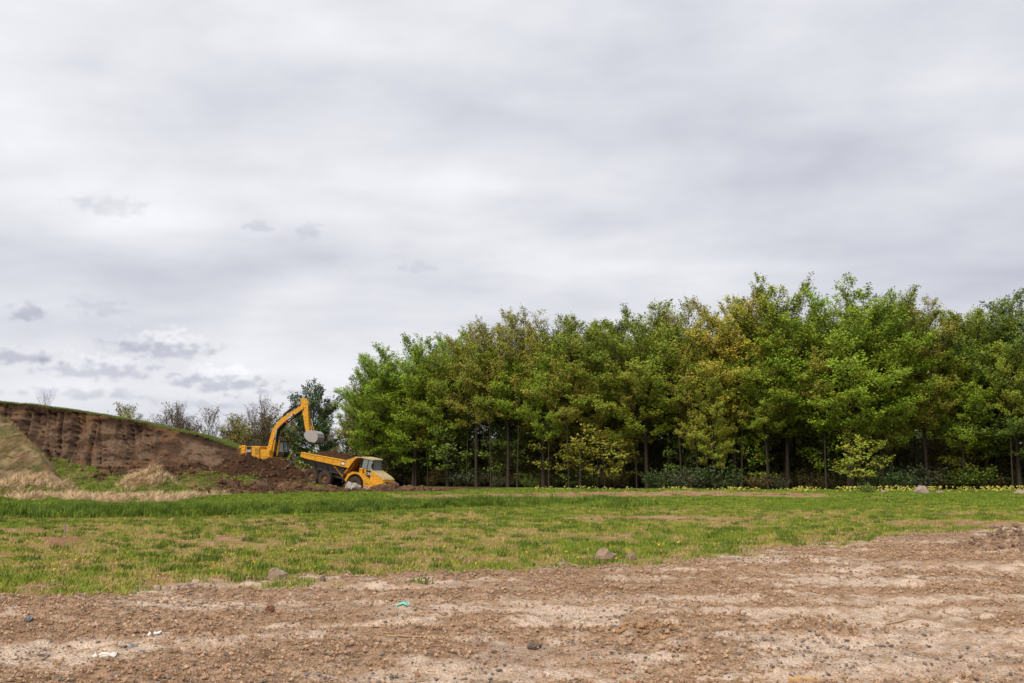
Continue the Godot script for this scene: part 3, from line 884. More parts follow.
	for i in 9:
		brush.col = Color(0.6, 0.5, 0.4)
		var d := (Vector3(r.randf_range(-0.5, 0.5), 1, r.randf_range(-0.5, 0.5))).normalized()
		var p := bough(brush, Vector3(r.randf_range(-0.5, 0.5), -0.2, r.randf_range(-0.5, 0.5)), d, r.randf_range(1.2, 2.6), 0.016, 0.004, 3, 0.1, r, 3)
		for k in 14:
			brush.col = Color(1, 1, 1) * r.randf_range(0.7, 1.3)
			brush.leaf(along(p, r.randf_range(0.2, 1.0)) + rdir(r) * 0.22, rdir(r), Vector3.UP + rdir(r) * 0.5, 0.19, 0.13)
	var buf := PackedFloat32Array()
	for i in 6500:
		var xx := r.randf_range(-24.0, 72.0)
		var into := 5.0 + 58.0 * r.randf()
		var zz := -(wood_edge(xx) + into)
		var sc := r.randf_range(0.5, 1.1) * (1.0 + into * 0.035)
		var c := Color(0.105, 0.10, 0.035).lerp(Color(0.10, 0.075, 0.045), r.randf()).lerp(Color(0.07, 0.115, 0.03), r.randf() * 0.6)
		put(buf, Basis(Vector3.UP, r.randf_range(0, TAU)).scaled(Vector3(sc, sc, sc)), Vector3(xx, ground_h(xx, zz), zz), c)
	var spindle := Geo.new()
	for i in 5:
		spindle.col = Color(0.75, 0.6, 0.5)
		var d := Vector3(r.randf_range(-0.2, 0.2), 1, r.randf_range(-0.2, 0.2)).normalized()
		var p := bough(spindle, Vector3(r.randf_range(-0.9, 0.9), -0.2, r.randf_range(-0.9, 0.9)), d, r.randf_range(3.2, 5.5), 0.035, 0.006, 3, 0.1, r, 5)
		for k in 11:
			var tb := along(p, r.randf_range(0.25, 1.0))
			var td := (rdir(r) + Vector3(0, 0.35, 0)).normalized()
			spindle.col = Color(0.7, 0.55, 0.45)
			spindle.tube(PackedVector3Array([tb, tb + td * 0.7]), PackedFloat32Array([0.01, 0.004]), 3)
			for m in 5:
				spindle.col = Color(1, 1, 1) * r.randf_range(0.7, 1.3)
				spindle.leaf(tb + td * r.randf_range(0.2, 0.8) + rdir(r) * 0.15, rdir(r), Vector3.UP + rdir(r) * 0.6, 0.2, 0.15)
	var sbuf := PackedFloat32Array()
	for i in 3400:
		var xx := r.randf_range(-23.0, 74.0)
		var into := 8.0 + 55.0 * r.randf()
		var zz := -(wood_edge(xx) + into)
		var sc := r.randf_range(0.6, 1.15) * (1.0 + 0.6 * ss(20.0, 45.0, into))
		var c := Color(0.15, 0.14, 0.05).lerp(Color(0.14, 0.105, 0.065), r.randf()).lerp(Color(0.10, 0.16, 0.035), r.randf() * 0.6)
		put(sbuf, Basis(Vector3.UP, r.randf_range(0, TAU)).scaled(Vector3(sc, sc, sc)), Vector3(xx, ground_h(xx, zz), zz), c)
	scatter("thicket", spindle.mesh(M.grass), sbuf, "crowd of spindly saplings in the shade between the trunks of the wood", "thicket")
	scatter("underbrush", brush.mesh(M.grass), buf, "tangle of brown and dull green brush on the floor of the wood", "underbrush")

# ---------------------------------------------------------------- grass
func tuft(sd: int, blades: int, hgt: float, spread: float, wd: float) -> ArrayMesh:
	var r := RandomNumberGenerator.new(); r.seed = sd
	var g := Geo.new()
	for i in blades:
		var a := r.randf_range(0, TAU)
		var q := sqrt(r.randf()) * spread
		var p := Vector3(cos(a) * q, -0.01, sin(a) * q)
		var lean := Vector3(r.randf_range(-1, 1), 0, r.randf_range(-1, 1)) * 0.55
		var h := hgt * r.randf_range(0.5, 1.15)
		var side := Vector3(cos(a + 1.5), 0, sin(a + 1.5)) * wd
		var s := r.randf_range(0.75, 1.25)
		g.col = Color(s, s, s)
		var m := p + (Vector3.UP + lean * 0.4) * h * 0.55
		var t := p + (Vector3.UP * 0.95 + lean) * h
		var nn := (t - p).cross(side).normalized()
		var k := g.v.size()
		for v: Vector3 in [p - side, p + side, m - side * 0.8, m + side * 0.8, t]:
			g.v.append(v); g.n.append(nn); g.c.append(g.col)
		for e: int in [0, 1, 2, 1, 3, 2, 2, 3, 4]: g.ix.append(k + e)          # normal and winding agree
	return g.mesh(M.grass)

func make_grass() -> void:
	var r := RandomNumberGenerator.new(); r.seed = 314
	var short_b := PackedFloat32Array()
	var tall_b := PackedFloat32Array()
	var clump_b := PackedFloat32Array()
	var straw_b := PackedFloat32Array()
	var bloom_b := PackedFloat32Array()
	for i in 330000:
		var d := sqrt(lerpf(150.0, 11500.0, pow(r.randf(), 1.35)))
		var x := r.randf_range(-1.0, 1.0) * (0.60 * d + 2.5)
		var z := -d
		var u := r.randf()
		if d > wood_edge(x) - 1.0 and x > -22.0: continue
		var dirt := dirt_at(x, z) if d < 50.0 else 0.0
		if u < dirt: continue
		var m := n_mid.get_noise_2d(x * 0.7 + 15.0, z * 1.0)
		var m2 := n_mid.get_noise_2d(x * 2.2, z * 2.8 + 33.0)
		var bare := bare_at(x, z)
		var lefty := x < -14.0 and d > 56.0
		var band := 0.0                                        # the belt of tall grass
		if x < 6.0 and d < 66.0:
			var fr := 37.5 + ss(-14.0, 3.0, x) * 14.0 + m * 2.0
			band = ss(fr - 0.8, fr + 0.8, d) * (1.0 - ss(fr + 5.0, fr + 7.5, d)) * (1.0 - ss(0.0, 4.0, x))
		if x > 3.0 and x < 9.0 and d > 40.0 and d < 62.0:
			band = maxf(band, 0.6 * ss(1.0, 0.5, Vector2((x - 5.2) / 2.2, (d - 51.0) / 7.0).length() + m * 0.8 + m2 * 0.5))
		var green := ss(-0.25, 0.42, 0.5 * n_big.get_noise_2d(x * 3.0, z * 3.0 + 9.0) - 0.22 * ss(6.0, 2.0, absf(d - 27.0)) * ss(2.0, -5.0, x) + 0.35 * m + 0.95 * n_mid.get_noise_2d(x * 3.4, z * 4.2 + 61.0) + 0.14 * ss(42.0, 60.0, d) + r.randf_range(-0.12, 0.12))
		var want := lerpf(0.28, 0.72, green) * (1.0 - 0.93 * bare)
		if band > 0.0: want = maxf(want, band)
		if lefty:
			want = 0.35 + 0.5 * green
			if x < -33.0 or d < 79.0: want = 0.9
		want *= 1.0 - 0.95 * works_at(x, z)
		if d < 26.0 and x < -7.0: want *= 1.0 - 0.9 * red_at(x, z)
		if r.randf() > want: continue
		var p := Vector3(x, ground_h(x, z), z)
		var b := Basis(Vector3.UP, r.randf_range(0, TAU))
		var grow := r.randf_range(0.7, 1.3)
		var dry := Color(0.48, 0.35, 0.15)
		var c1 := Color(0.33, 0.345, 0.055)
		var c2 := Color(0.165, 0.26, 0.028)
		if lefty and (straw_at(x, z) * (1.0 + 1.2 * m2) > 0.5 or (absf(d - 65.0 - m * 11.0) < 1.6 and x < -20.0 and r.randf() < 0.7)):
			var cs := Color(0.68, 0.52, 0.33).lerp(Color(0.50, 0.35, 0.20), r.randf())
			put(straw_b, (b * Basis(Vector3(r.randf_range(-1, 1), 0, r.randf_range(-1, 1)).normalized(), 1.0)).scaled(Vector3.ONE * grow * 1.2), p, cs)
			continue
		if r.randf() < band:
			var c := Color(0.075, 0.135, 0.02).lerp(Color(0.19, 0.27, 0.035), clampf(r.randf() * 0.7 + 0.3 - 0.9 * m2, 0.0, 1.0))
			put(tall_b, b.scaled(Vector3(1.2, 0.6 + 1.0 * maxf(0.0, m2 + 0.1), 1.2) * grow), p, c)
			continue
		var sc := grow * (1.0 + ss(30.0, 90.0, d) * 1.6)
		var g := clampf(green + r.randf_range(-0.5, 0.5), 0.0, 1.0)
		var c := dry.lerp(c1, ss(0.0, 0.45, g)).lerp(c2, ss(0.5, 1.0, g))
		if d > 42.0: c = c.lerp(Color(0.20, 0.31, 0.03), 0.55 * ss(42.0, 58.0, d))
		if (m2 > 0.33 or r.randf() < 0.03) and r.randf() < 0.7 and d > 15.0:
			put(clump_b, b.scaled(Vector3(sc, grow * 1.15, sc)), p, Color(0.085, 0.14, 0.022).lerp(Color(0.15, 0.21, 0.03), r.randf()))
		else:
			put(short_b, b.scaled(Vector3(sc * 1.2, grow * (0.6 + 0.6 * g) * (1.0 + 0.25 * ss(30.0, 60.0, d)), sc * 1.2)), p, c)
		if r.randf() < 0.010 and d < 60.0:
			put(bloom_b, b.scaled(Vector3.ONE * r.randf_range(0.4, 0.9)), p + Vector3(0, 0.08 * sc, 0), Color(0.80, 0.62, 0.04))
	# yellow flowers in a drift before the wood
	for i in 1500:
		var x := r.randf_range(2.0, 46.0)
		var k := n_mid.get_noise_2d(x * 0.6, 4.0)
		if x < 12.0 and r.randf() > 0.30: continue
		var z := -(84.0 + 5.0 * r.randf() + k * 3.0)
		if k + r.randf_range(-0.3, 0.3) < -0.06: continue
		put(bloom_b, Basis(Vector3.UP, r.randf_range(0, TAU)).scaled(Vector3.ONE * r.randf_range(1.4, 2.8)), Vector3(x, ground_h(x, z) + r.randf_range(0.1, 0.5), z), Color(0.78, 0.69, 0.14).lerp(Color(0.60, 0.60, 0.14), r.randf()))
	# brow of the bank, its slopes and the far side of the heaps
	for i in 5200:
		var s := r.randf_range(-76.0, -26.5)
		var p := bank_point(s, 1.0) + Vector3(0, -0.05, r.randf_range(-3.5, 0.25))
		put(tall_b, Basis(Vector3.UP, r.randf_range(0, TAU)).scaled(Vector3.ONE * r.randf_range(0.25, 0.8)), p, Color(0.10, 0.19, 0.025).lerp(Color(0.22, 0.24, 0.06), r.randf()))
	for i in 14000:
		var x := r.randf_range(-60.0, -36.0)
		var z := r.randf_range(-110.0, -79.0)
		var h := spur_h(x, z)
		if h < 0.3 or n_mid.get_noise_2d(x * 0.8, z * 0.8) < r.randf_range(-0.3, 0.5): continue
		var c := Color(0.40, 0.30, 0.15) if r.randf() < 0.5 and z < -86.0 else Color(0.17, 0.23, 0.045)
		put(straw_b if c.r > 0.3 else clump_b, Basis(Vector3.UP, r.randf_range(0, TAU)).scaled(Vector3.ONE * r.randf_range(0.5, 1.5)), Vector3(x, h, z), c)
	scatter("short_grass", tuft(1, 16, 0.085, 0.14, 0.0055), short_b, "short patchy grass of the field, green and dry", "grass")
	scatter("tall_grass", tuft(2, 22, 0.42, 0.20, 0.011), tall_b, "belt of taller lush grass across the field", "grass")
	scatter("leafy_clumps", tuft(3, 22, 0.11, 0.17, 0.013), clump_b, "darker leafy weeds growing in clumps in the field", "weeds")
	scatter("dry_straw", tuft(4, 26, 0.26, 0.30, 0.010), straw_b, "pale dry straw lying over the humps on the left", "straw")
	var fl := Geo.new()
	var fr2 := RandomNumberGenerator.new(); fr2.seed = 3
	for k in 7:
		var a := TAU * k / 7.0
		var at := Vector3(fr2.randf_range(-0.03, 0.03), fr2.randf_range(-0.02, 0.03), fr2.randf_range(-0.03, 0.03))
		fl.leaf(at, Vector3(cos(a), 0.5, sin(a)).normalized(), Vector3.UP, 0.045, 0.035)
	fl.col = Color(0.15, 0.3, 0.3)
	fl.tube(PackedVector3Array([Vector3(0, 0, 0), Vector3(0.01, -0.2, 0)]), PackedFloat32Array([0.003, 0.003]), 3)
	scatter("yellow_flowers", fl.mesh(M.grass), bloom_b, "small yellow flowers dotted over the field and in a drift before the wood", "flowers")

# ---------------------------------------------------------------- stones, clods, litter
func lump(sd: int, size: Vector3, rough: float, detail: int, col: Color, flat := 0.35) -> Geo:
	var f := FastNoiseLite.new(); f.seed = sd; f.frequency = 0.9; f.fractal_octaves = 3
	var g := Geo.new()
	var nu := detail * 2
	var pt := func(i: int, j: int) -> Vector3:
		var th := PI * j / detail
		var ph := TAU * (i % nu) / nu
		var d := Vector3(sin(th) * cos(ph), cos(th), sin(th) * sin(ph))
		var k := 1.0 + rough * f.get_noise_3d(d.x * 1.6, d.y * 1.6, d.z * 1.6) * 1.6
		# broken faces: cut by a few planes
		for q in 5:
			var a := sd * 1.7 + q * 2.4
			var pn := Vector3(cos(a), 0.35 * sin(a * 1.3), sin(a)).normalized()
			var along_n := d.dot(pn) * k
			if along_n > 0.72: k *= 0.72 / along_n
		var p := d * k
		p.y = maxf(p.y, -flat)
		return Vector3(p.x * size.x, (p.y + flat * 0.75) * size.y, p.z * size.z) * 0.5
	for j in detail:
		for i in nu:
			var s := 1.0 + 0.22 * f.get_noise_3d(i * 1.9, j * 1.9, 5.0)
			g.col = Color(col.r * s, col.g * s, col.b * s)
			var a: Vector3 = pt.call(i, j); var b: Vector3 = pt.call(i + 1, j); var c: Vector3 = pt.call(i + 1, j + 1); var d: Vector3 = pt.call(i, j + 1)
			if j > 0: g.tri(a, b, c)
			if j < detail - 1: g.tri(a, c, d)
	return g

func rock(called: String, x: float, z: float, size: Vector3, turn: float, col: Color, label: String, sd: int, sink := 0.0, category := "rock", group := "") -> MeshInstance3D:
	var o := single(called, lump(sd, size, 0.35, 9, col).mesh(M.stone), null, Vector3(x, ground_h(x, z) - sink, z), label, category, group)
	o.rotation.y = turn
	return o

func make_bits() -> void:
	var tan_ := Color(0.42, 0.31, 0.22)
	var grey := Color(0.36, 0.34, 0.32)
	rock("rock", -3.61, -15.63, Vector3(0.36, 0.27, 0.26), 0.3, Color(0.44, 0.34, 0.25), "tan rock at the left edge of the grass, larger of two", 3, 0.01)
	rock("rock", -2.81, -15.1, Vector3(0.13, 0.15, 0.12), 0.9, Color(0.33, 0.25, 0.20), "small dark upright stone right of the tan rock", 4)
	rock("rock", 1.72, -19.0, Vector3(0.50, 0.34, 0.36), 0.2, Color(0.48, 0.35, 0.25), "big tan rock at the grass edge near the centre", 5, 0.01)
	rock("rock", 2.24, -19.1, Vector3(0.34, 0.20, 0.26), 1.4, Color(0.36, 0.26, 0.19), "browner rock touching the right side of the big tan rock", 6)
	rock("rock", -0.15, -16.6, Vector3(0.24, 0.09, 0.2), 0.2, Color(0.42, 0.40, 0.38), "flat grey stone left of the big tan rock", 8)
	rock("rock", 0.9, -18.0, Vector3(0.30, 0.10, 0.2), 0.7, Color(0.42, 0.34, 0.27), "low flat stone in the grass edge near the centre", 9)
	rock("rock", -2.1, -15.4, Vector3(0.26, 0.07, 0.16), 0.0, Color(0.55, 0.46, 0.38), "thin pale slab at the grass edge right of the upright stone", 10)
	rock("boulder", 33.2, -81.5, Vector3(1.55, 1.05, 1.2), 0.4, Color(0.50, 0.40, 0.33), "pale boulder in the yellow flowers on the right", 12, 0.05, "boulder")
	rock("boulder", 30.4, -82.2, Vector3(0.9, 0.5, 0.8), 0.9, Color(0.44, 0.30, 0.24), "low brownish stone left of the pale boulder", 13, 0.04, "boulder")
	rock("boulder", 34.7, -81.6, Vector3(1.0, 0.45, 0.8), 1.9, Color(0.46, 0.31, 0.25), "low reddish stone right of the pale boulder", 14, 0.04, "boulder")
	rock("boulder", 40.9, -80.9, Vector3(1.3, 0.55, 0.9), 2.2, Color(0.48, 0.36, 0.30), "pale stone at the right border of the picture", 15, 0.04, "boulder")
	rock("stone", 0.20, -9.5, Vector3(0.16, 0.075, 0.11), 0.0, Color(0.22, 0.18, 0.15), "dark rounded stone on the bare earth near the bottom centre", 16)
	rock("stone", 1.02, -10.2, Vector3(0.13, 0.09, 0.11), 0.4, Color(0.24, 0.25, 0.28), "bluish grey stone on the bare earth right of centre", 17)
	rock("stone", 2.72, -8.2, Vector3(0.15, 0.06, 0.10), 1.0, Color(0.40, 0.24, 0.13), "reddish brown stone at the bottom border right of the wood chip", 18)
	rock("stone", -3.55, -9.6, Vector3(0.11, 0.08, 0.10), 1.0, Color(0.38, 0.38, 0.38), "grey stone beside a weed on the bare earth at left", 19)
	rock("stone", -2.77, -11.7, Vector3(0.16, 0.10, 0.13), 1.6, Color(0.30, 0.14, 0.09), "dark red stone on the bare earth left of the teal scrap", 20)
	rock("stone", -5.05, -10.7, Vector3(0.12, 0.08, 0.10), 2.6, Color(0.27, 0.28, 0.31), "dark bluish stone on the bare earth at far left", 22)
	rock("stone", -0.95, -9.9, Vector3(0.09, 0.07, 0.08), 2.6, Color(0.20, 0.17, 0.15), "small blackish stone left of the dark rounded stone", 23)
	# heaps of clods
	for q: Array in [[-4.5, -14.35, 0.55, 0.16, 21, 120, Color(0.36, 0.27, 0.21), "low heap of pale clods at the left grass edge"], [10.2, -20.9, 1.15, 0.36, 22, 260, Color(0.25, 0.175, 0.125), "rough heap of brown clods at the right of the bare earth"], [13.4, -22.4, 1.2, 0.36, 23, 240, Color(0.28, 0.20, 0.145), "second clod heap, at the right border of the picture"], [1.3, -9.95, 0.42, 0.10, 24, 160, Color(0.36, 0.225, 0.125), "low crumbly heap of brown clods on the bare earth near the bottom right of centre"], [3.2, -10.5, 0.7, 0.12, 25, 220, Color(0.34, 0.22, 0.135), "wider crumbly heap right of the low brown one"], [-2.9, -9.8, 0.6, 0.08, 26, 120, Color(0.38, 0.25, 0.16), "flat crumbly heap behind the nearer white scrap"]]:
		var r := RandomNumberGenerator.new(); r.seed = q[4]
		var g := Geo.new()
		for k in q[5]:
			var a := r.randf_range(0, TAU)
			var d: float = sqrt(r.randf()) * q[2]
			var hh: float = q[3] * (1.0 - d / q[2]) * r.randf_range(0.3, 1.0)
			var sz: float = (0.02 if q[3] < 0.15 else 0.035) + (0.045 if q[3] < 0.15 else 0.11) * pow(r.randf(), 2.0)
			var s := r.randf_range(0.75, 1.25)
			var cc: Color = q[6]
			var l := lump(r.randi() % 9999, Vector3(sz, sz * 0.75, sz * 0.9), 0.5, 5, Color(cc.r * s, cc.g * s, cc.b * s), 0.7)
			var at := Vector3(cos(a) * d, hh, sin(a) * d * 0.7)
			at.y += ground_h(q[0] + at.x, q[1] + at.z) - ground_h(q[0], q[1]) - 0.02
			var base := g.v.size()
			for v in l.v: g.v.append(v + at)
			g.n.append_array(l.n); g.c.append_array(l.c)
			for e in l.ix: g.ix.append(e + base)
		single("clod_heap", g.mesh(M.clod), null, Vector3(q[0], ground_h(q[0], q[1]), q[1]), q[7], "clod heap")
	# litter on the bare earth
	var scrap := func(called: String, x: float, z: float, sx: float, sz: float, m: Material, label: String, cat: String, sd: int) -> void:
		var r := RandomNumberGenerator.new(); r.seed = sd
		var g := Geo.new()
		var nx := 7; var nz := 4
		var H := []
		for j in nz + 1:
			for i in nx + 1:
				var lx := (float(i) / nx - 0.5) * sx * (0.8 + 0.35 * r.randf())
				var lz := (float(j) / nz - 0.5) * sz * (0.8 + 0.35 * r.randf())
				H.append(Vector3(lx, ground_h(x + lx, z + lz) - ground_h(x, z) + 0.012 + 0.05 * r.randf() * (1.0 - 2.0 * absf(float(j) / nz - 0.5)) , lz))
		for j in nz:
			for i in nx:
				var a: int = j * (nx + 1) + i
				g.quad(H[a], H[a + nx + 1], H[a + nx + 2], H[a + 1])
				var dn := Vector3(0, -0.006, 0)
				g.quad(H[a] + dn, H[a + 1] + dn, H[a + nx + 2] + dn, H[a + nx + 1] + dn)
		single(called, g.mesh(m), null, Vector3(x, ground_h(x, z), z), label, cat)
	scrap.call("plastic_scrap", -3.5, -10.0, 0.17, 0.10, M.white, "crumpled white scrap on the bare earth at left, farther of two", "litter", 4)
	scrap.call("paper_scrap", -3.62, -9.15, 0.2, 0.12, plain(Color(0.62, 0.60, 0.56), 0.8), "flat whitish scrap on the bare earth at left, nearer of two", "litter", 5)
	scrap.call("teal_scrap", -1.31, -12.2, 0.15, 0.09, plain(Color(0.16, 0.52, 0.46), 0.6), "teal plastic scrap on the bare earth left of centre", "litter", 6)
	var g := Geo.new()
	g.prism(PackedVector2Array([Vector2(-0.12, 0), Vector2(0.12, 0.0), Vector2(0.125, 0.02), Vector2(0.09, 0.032), Vector2(-0.11, 0.028)]), -0.025, 0.03)
	var chip := single("wood_chip", g.mesh(plain(Color(0.55, 0.33, 0.14), 0.8)), null, Vector3(2.28, ground_h(2.28, -8.05) + 0.005, -8.05), "orange-brown splinter of wood at the bottom border", "wood chip")
	chip.rotation.y = -0.15
	for q: Array in [[-0.95, -10.05, 0.55, 0.1, "pale dry stick lying on the bare earth left of centre"], [-1.45, -10.6, 0.75, -0.25, "longer pale stick lying on the bare earth left of the shorter one"], [4.3, -11.2, 0.5, 0.3, "thin stick lying on the bare earth at right"]]:
		var st := Geo.new()
		st.col = Color(0.42, 0.30, 0.19)
		var pts := PackedVector3Array()
		for k in 6:
			var lx: float = q[2] * (k / 5.0 - 0.5)
			pts.append(Vector3(lx, ground_h(q[0] + lx * cos(q[3]), q[1] - lx * sin(q[3])) - ground_h(q[0], q[1]) + 0.012, 0.02 * sin(k * 1.7)))
		st.tube(pts, PackedFloat32Array([0.010, 0.012, 0.011, 0.010, 0.008, 0.005]), 5, true)
		var so := single("stick", st.mesh(M.clod), null, Vector3(q[0], ground_h(q[0], q[1]), q[1]), q[4], "stick")
		so.rotation.y = q[3]
	# survey stake in the field
	var stx := -10.35; var stz := -23.4
	var stake := thing("stake", Vector3(stx, ground_h(stx, stz), stz), "thin grey stake standing in the grass beside a low red mound", "stake")
	var sg := Geo.new(); sg.box(Vector3(0, 0.24, 0), Vector3(0.03, 0.46, 0.025), 0.004)
	part("post", sg, plain(Color(0.25, 0.21, 0.18), 0.9), stake)
	var sp := Geo.new(); sp.prism(PackedVector2Array([Vector2(-0.015, 0.47), Vector2(0.015, 0.47), Vector2(0.004, 0.49), Vector2(-0.004, 0.49)]), -0.014, 0.014)
	part("tip", sp, plain(Color(0.30, 0.25, 0.21), 0.9), stake)
	# concrete rubble by the truck
	var con := Color(0.50, 0.46, 0.42)
	var lb := ["pale broken concrete block in front of the truck's front wheel", "pale concrete slab leaning right of the broken block", "small concrete piece left of the broken block"]
	var at := [[-15.75, -98.6, Vector3(2.0, 1.5, 1.4), 0.4], [-14.2, -98.2, Vector3(1.7, 0.9, 1.0), 0.9], [-16.3, -98.4, Vector3(0.7, 0.5, 0.5), 2.0]]
	for k in 3:
		rock("concrete_block", at[k][0], at[k][1], at[k][2], at[k][3], con, lb[k], 31 + k, 0.1, "concrete block")
	# berm of lumps in front of the truck
	var bl := [[-13.0, -98.2, 1.5, 0.75], [-11.6, -98.0, 1.7, 0.85], [-10.2, -97.6, 1.6, 0.6], [-8.8, -97.6, 1.4, 0.5], [-17.6, -97.5, 1.6, 0.6], [-19.4, -97.2, 1.5, 0.5], [-21.3, -96.8, 1.8, 0.8], [-24.0, -96.0, 2.2, 1.2], [-7.3, -97.2, 1.3, 0.4]]
	for k in bl.size():
		rock("earth_lump", bl[k][0], bl[k][1], Vector3(bl[k][2] * 1.3, bl[k][3] * 1.7, 1.6), k * 1.1, Color(0.20, 0.115, 0.07), "brown lump of earth in the row pushed up before the truck", 50 + k, 0.08, "earth lump", "earth lumps before the truck")
	# gravel, clods and straw strewn over the bare earth
	var r := RandomNumberGenerator.new(); r.seed = 8
	var peb := PackedFloat32Array()
	var clo := PackedFloat32Array()
	var stw := PackedFloat32Array()
	for i in 400000:
		var d := sqrt(lerpf(40.0, 760.0, pow(r.randf(), 1.25)))
		var x := r.randf_range(-1.0, 1.0) * (0.58 * d + 1.5)
		var z := -d
		var k := dirt_at(x, z)
		if r.randf() > k + 0.02: continue
		var m := n_mid.get_noise_2d(x * 1.1, z * 1.1)
		var rut := n_mid.get_noise_2d(x * 0.28 + 90.0, z * 2.6)
		var loose := ss(-0.2, 0.25, 0.6 * m + 0.8 * rut)
		var h := ground_h(x, z)
		var u := r.randf()
		var b := Basis(rdir(r), r.randf_range(0, TAU))
		if u < 0.62:
			if r.randf() > 0.08 + 0.92 * loose: continue
			var sz := 0.006 + 0.026 * pow(r.randf(), 4.0)
			var c := Color(0.42, 0.26, 0.155).lerp(Color(0.22, 0.125, 0.075), r.randf()).lerp(Color(0.62, 0.47, 0.35), r.randf() * 0.6)
			put(clo, (Basis(Vector3.UP, u * 90.0) * Basis(Vector3(1, 0, 0), r.randf_range(-0.4, 0.4))).scaled_local(Vector3(1.0 + 0.5 * r.randf(), 0.62, 0.9) * sz), Vector3(x, h + sz * 0.15, z), c)
		elif u < 0.78:
			var dens := ss(-0.2, 0.3, n_mid.get_noise_2d(x * 0.4 + 70.0, z * 0.4)) + (0.35 if x < 0.0 else 0.0)
			if r.randf() > dens: continue
			var sz := 0.006 + 0.022 * pow(r.randf(), 4.0)
			var c := Color(0.34, 0.325, 0.32).lerp(Color(0.46, 0.38, 0.31), r.randf()).lerp(Color(0.18, 0.16, 0.15), r.randf() * 0.7)
			put(peb, (Basis(Vector3.UP, u * 90.0) * Basis(Vector3(1, 0, 0), r.randf_range(-0.4, 0.4))).scaled_local(Vector3(1.0 + 0.5 * r.randf(), 0.7, 0.9) * sz), Vector3(x, h + sz * 0.15, z), c)
		else:
			if r.randf() > 0.25 + 0.75 * loose: continue
			var c := Color(0.60, 0.45, 0.28).lerp(Color(0.36, 0.25, 0.15), r.randf())
			put(stw, Basis(Vector3.UP, r.randf_range(0, TAU)) * Basis(Vector3(0, 0, 1), r.randf_range(-0.3, 0.3)), Vector3(x, h + 0.008, z), c)
	scatter("clods", lump(71, Vector3(2, 2, 2), 0.9, 3, Color(1, 1, 1), 1.5).mesh(M.clod), clo, "small brown clods strewn over the bare earth", "clods")
	scatter("gravel", lump(72, Vector3(2, 1.5, 1.7), 0.7, 3, Color(1, 1, 1), 1.5).mesh(M.stone), peb, "grey pebbles strewn over the bare earth", "gravel")
	var sb := Geo.new()
	sb.tube(PackedVector3Array([Vector3(-0.06, 0, 0), Vector3(0.0, 0.006, 0.006), Vector3(0.06, 0, 0.002)]), PackedFloat32Array([0.0025, 0.003, 0.002]), 3)
	scatter("straw_bits", sb.mesh(M.clod), stw, "bits of dry straw and root strewn over the bare earth", "straw")
	# clods on the dark heap and at its foot
	var hc := PackedFloat32Array()
	for i in 14000:
		var x := r.randf_range(-46.0, -6.0)
		var z := r.randf_range(-112.0, -76.0)
		var hh := maxf(heap_h(x, z), ground_h(x, z))
		if heap_h(x, z) < ground_h(x, z) and r.randf() > works_at(x, z) * 0.9: continue
		var sz := 0.05 + 0.2 * pow(r.randf(), 3.0)
		if x > -20.0 and z < -99.0: continue
		put(hc, Basis(rdir(r), r.randf_range(0, TAU)).scaled(Vector3.ONE * sz), Vector3(x, hh, z), Color(0.055, 0.03, 0.018).lerp(Color(0.17, 0.095, 0.055), r.randf()))
	scatter("soil_clods", lump(73, Vector3(2, 1.6, 1.8), 0.5, 4, Color(1, 1, 1), 1.5).mesh(M.clod), hc, "dark clods on and around the soil heap", "clods")

# ---------------------------------------------------------------- machines (each faces its own +x, its right side is +z)
func poly(a: Array) -> PackedVector2Array:
	var p := PackedVector2Array()
	for i in range(0, a.size(), 2): p.append(Vector2(a[i], a[i + 1]))
	return p

func rod(g: Geo, a: Vector3, b: Vector3, r: float, sides := 10) -> void:
	g.tube(PackedVector3Array([a, b]), PackedFloat32Array([r, r]), sides, true)

func lettering(called: String, text: String, size: float, m: Material, parent: Node, t: Transform3D) -> void:
	var tm := TextMesh.new()
	var f := SystemFont.new(); f.font_names = PackedStringArray(["Droid Sans"]); f.font_weight = 700
	tm.text = text; tm.font = f; tm.font_size = 64; tm.pixel_size = size / 64.0; tm.depth = 0.006
	tm.material = m
	var o := MeshInstance3D.new(); o.mesh = tm; o.name = called; o.transform = t
	parent.add_child(o, true)

func make_wheel(parent: Node, at: Vector3, flip: float) -> void:
	var t := Transform3D(Basis(Vector3.UP, 0.0 if flip > 0 else PI), at)
	var w := Node3D.new(); w.name = "wheel"; parent.add_child(w, true); w.transform = t
	var g := Geo.new()
	g.lathe(poly([0.40, -0.27, 0.66, -0.30, 0.76, -0.27, 0.79, -0.20, 0.79, 0.20, 0.76, 0.27, 0.66, 0.30, 0.40, 0.27]), 32)
	for k in 22:
		for s: float in [-1.0, 1.0]:
			var a := TAU * (k + (0.5 if s > 0 else 0.0)) / 22.0
			var b := Transform3D(Basis(Vector3(0, 0, 1), a), Vector3.ZERO)
			g.box(Vector3(0.79, 0, s * 0.15), Vector3(0.08, 0.10, 0.28), 0.015, b)
	part("tyre", g, M.rubber, w)
	var r := Geo.new()
	r.lathe(poly([0.39, -0.25, 0.41, -0.25, 0.41, 0.25, 0.38, 0.255, 0.36, 0.12, 0.22, 0.08, 0.20, 0.16, 0.14, 0.20, 0.0, 0.20]), 24)
	part("rim", r, M.rust, w)
	var hb := Geo.new()
	for k in 10:
		var a := TAU * k / 10.0
		hb.box(Vector3(cos(a) * 0.28, sin(a) * 0.28, 0.12), Vector3(0.04, 0.04, 0.05), 0.008)
	part("bolts", hb, M.steel, w)

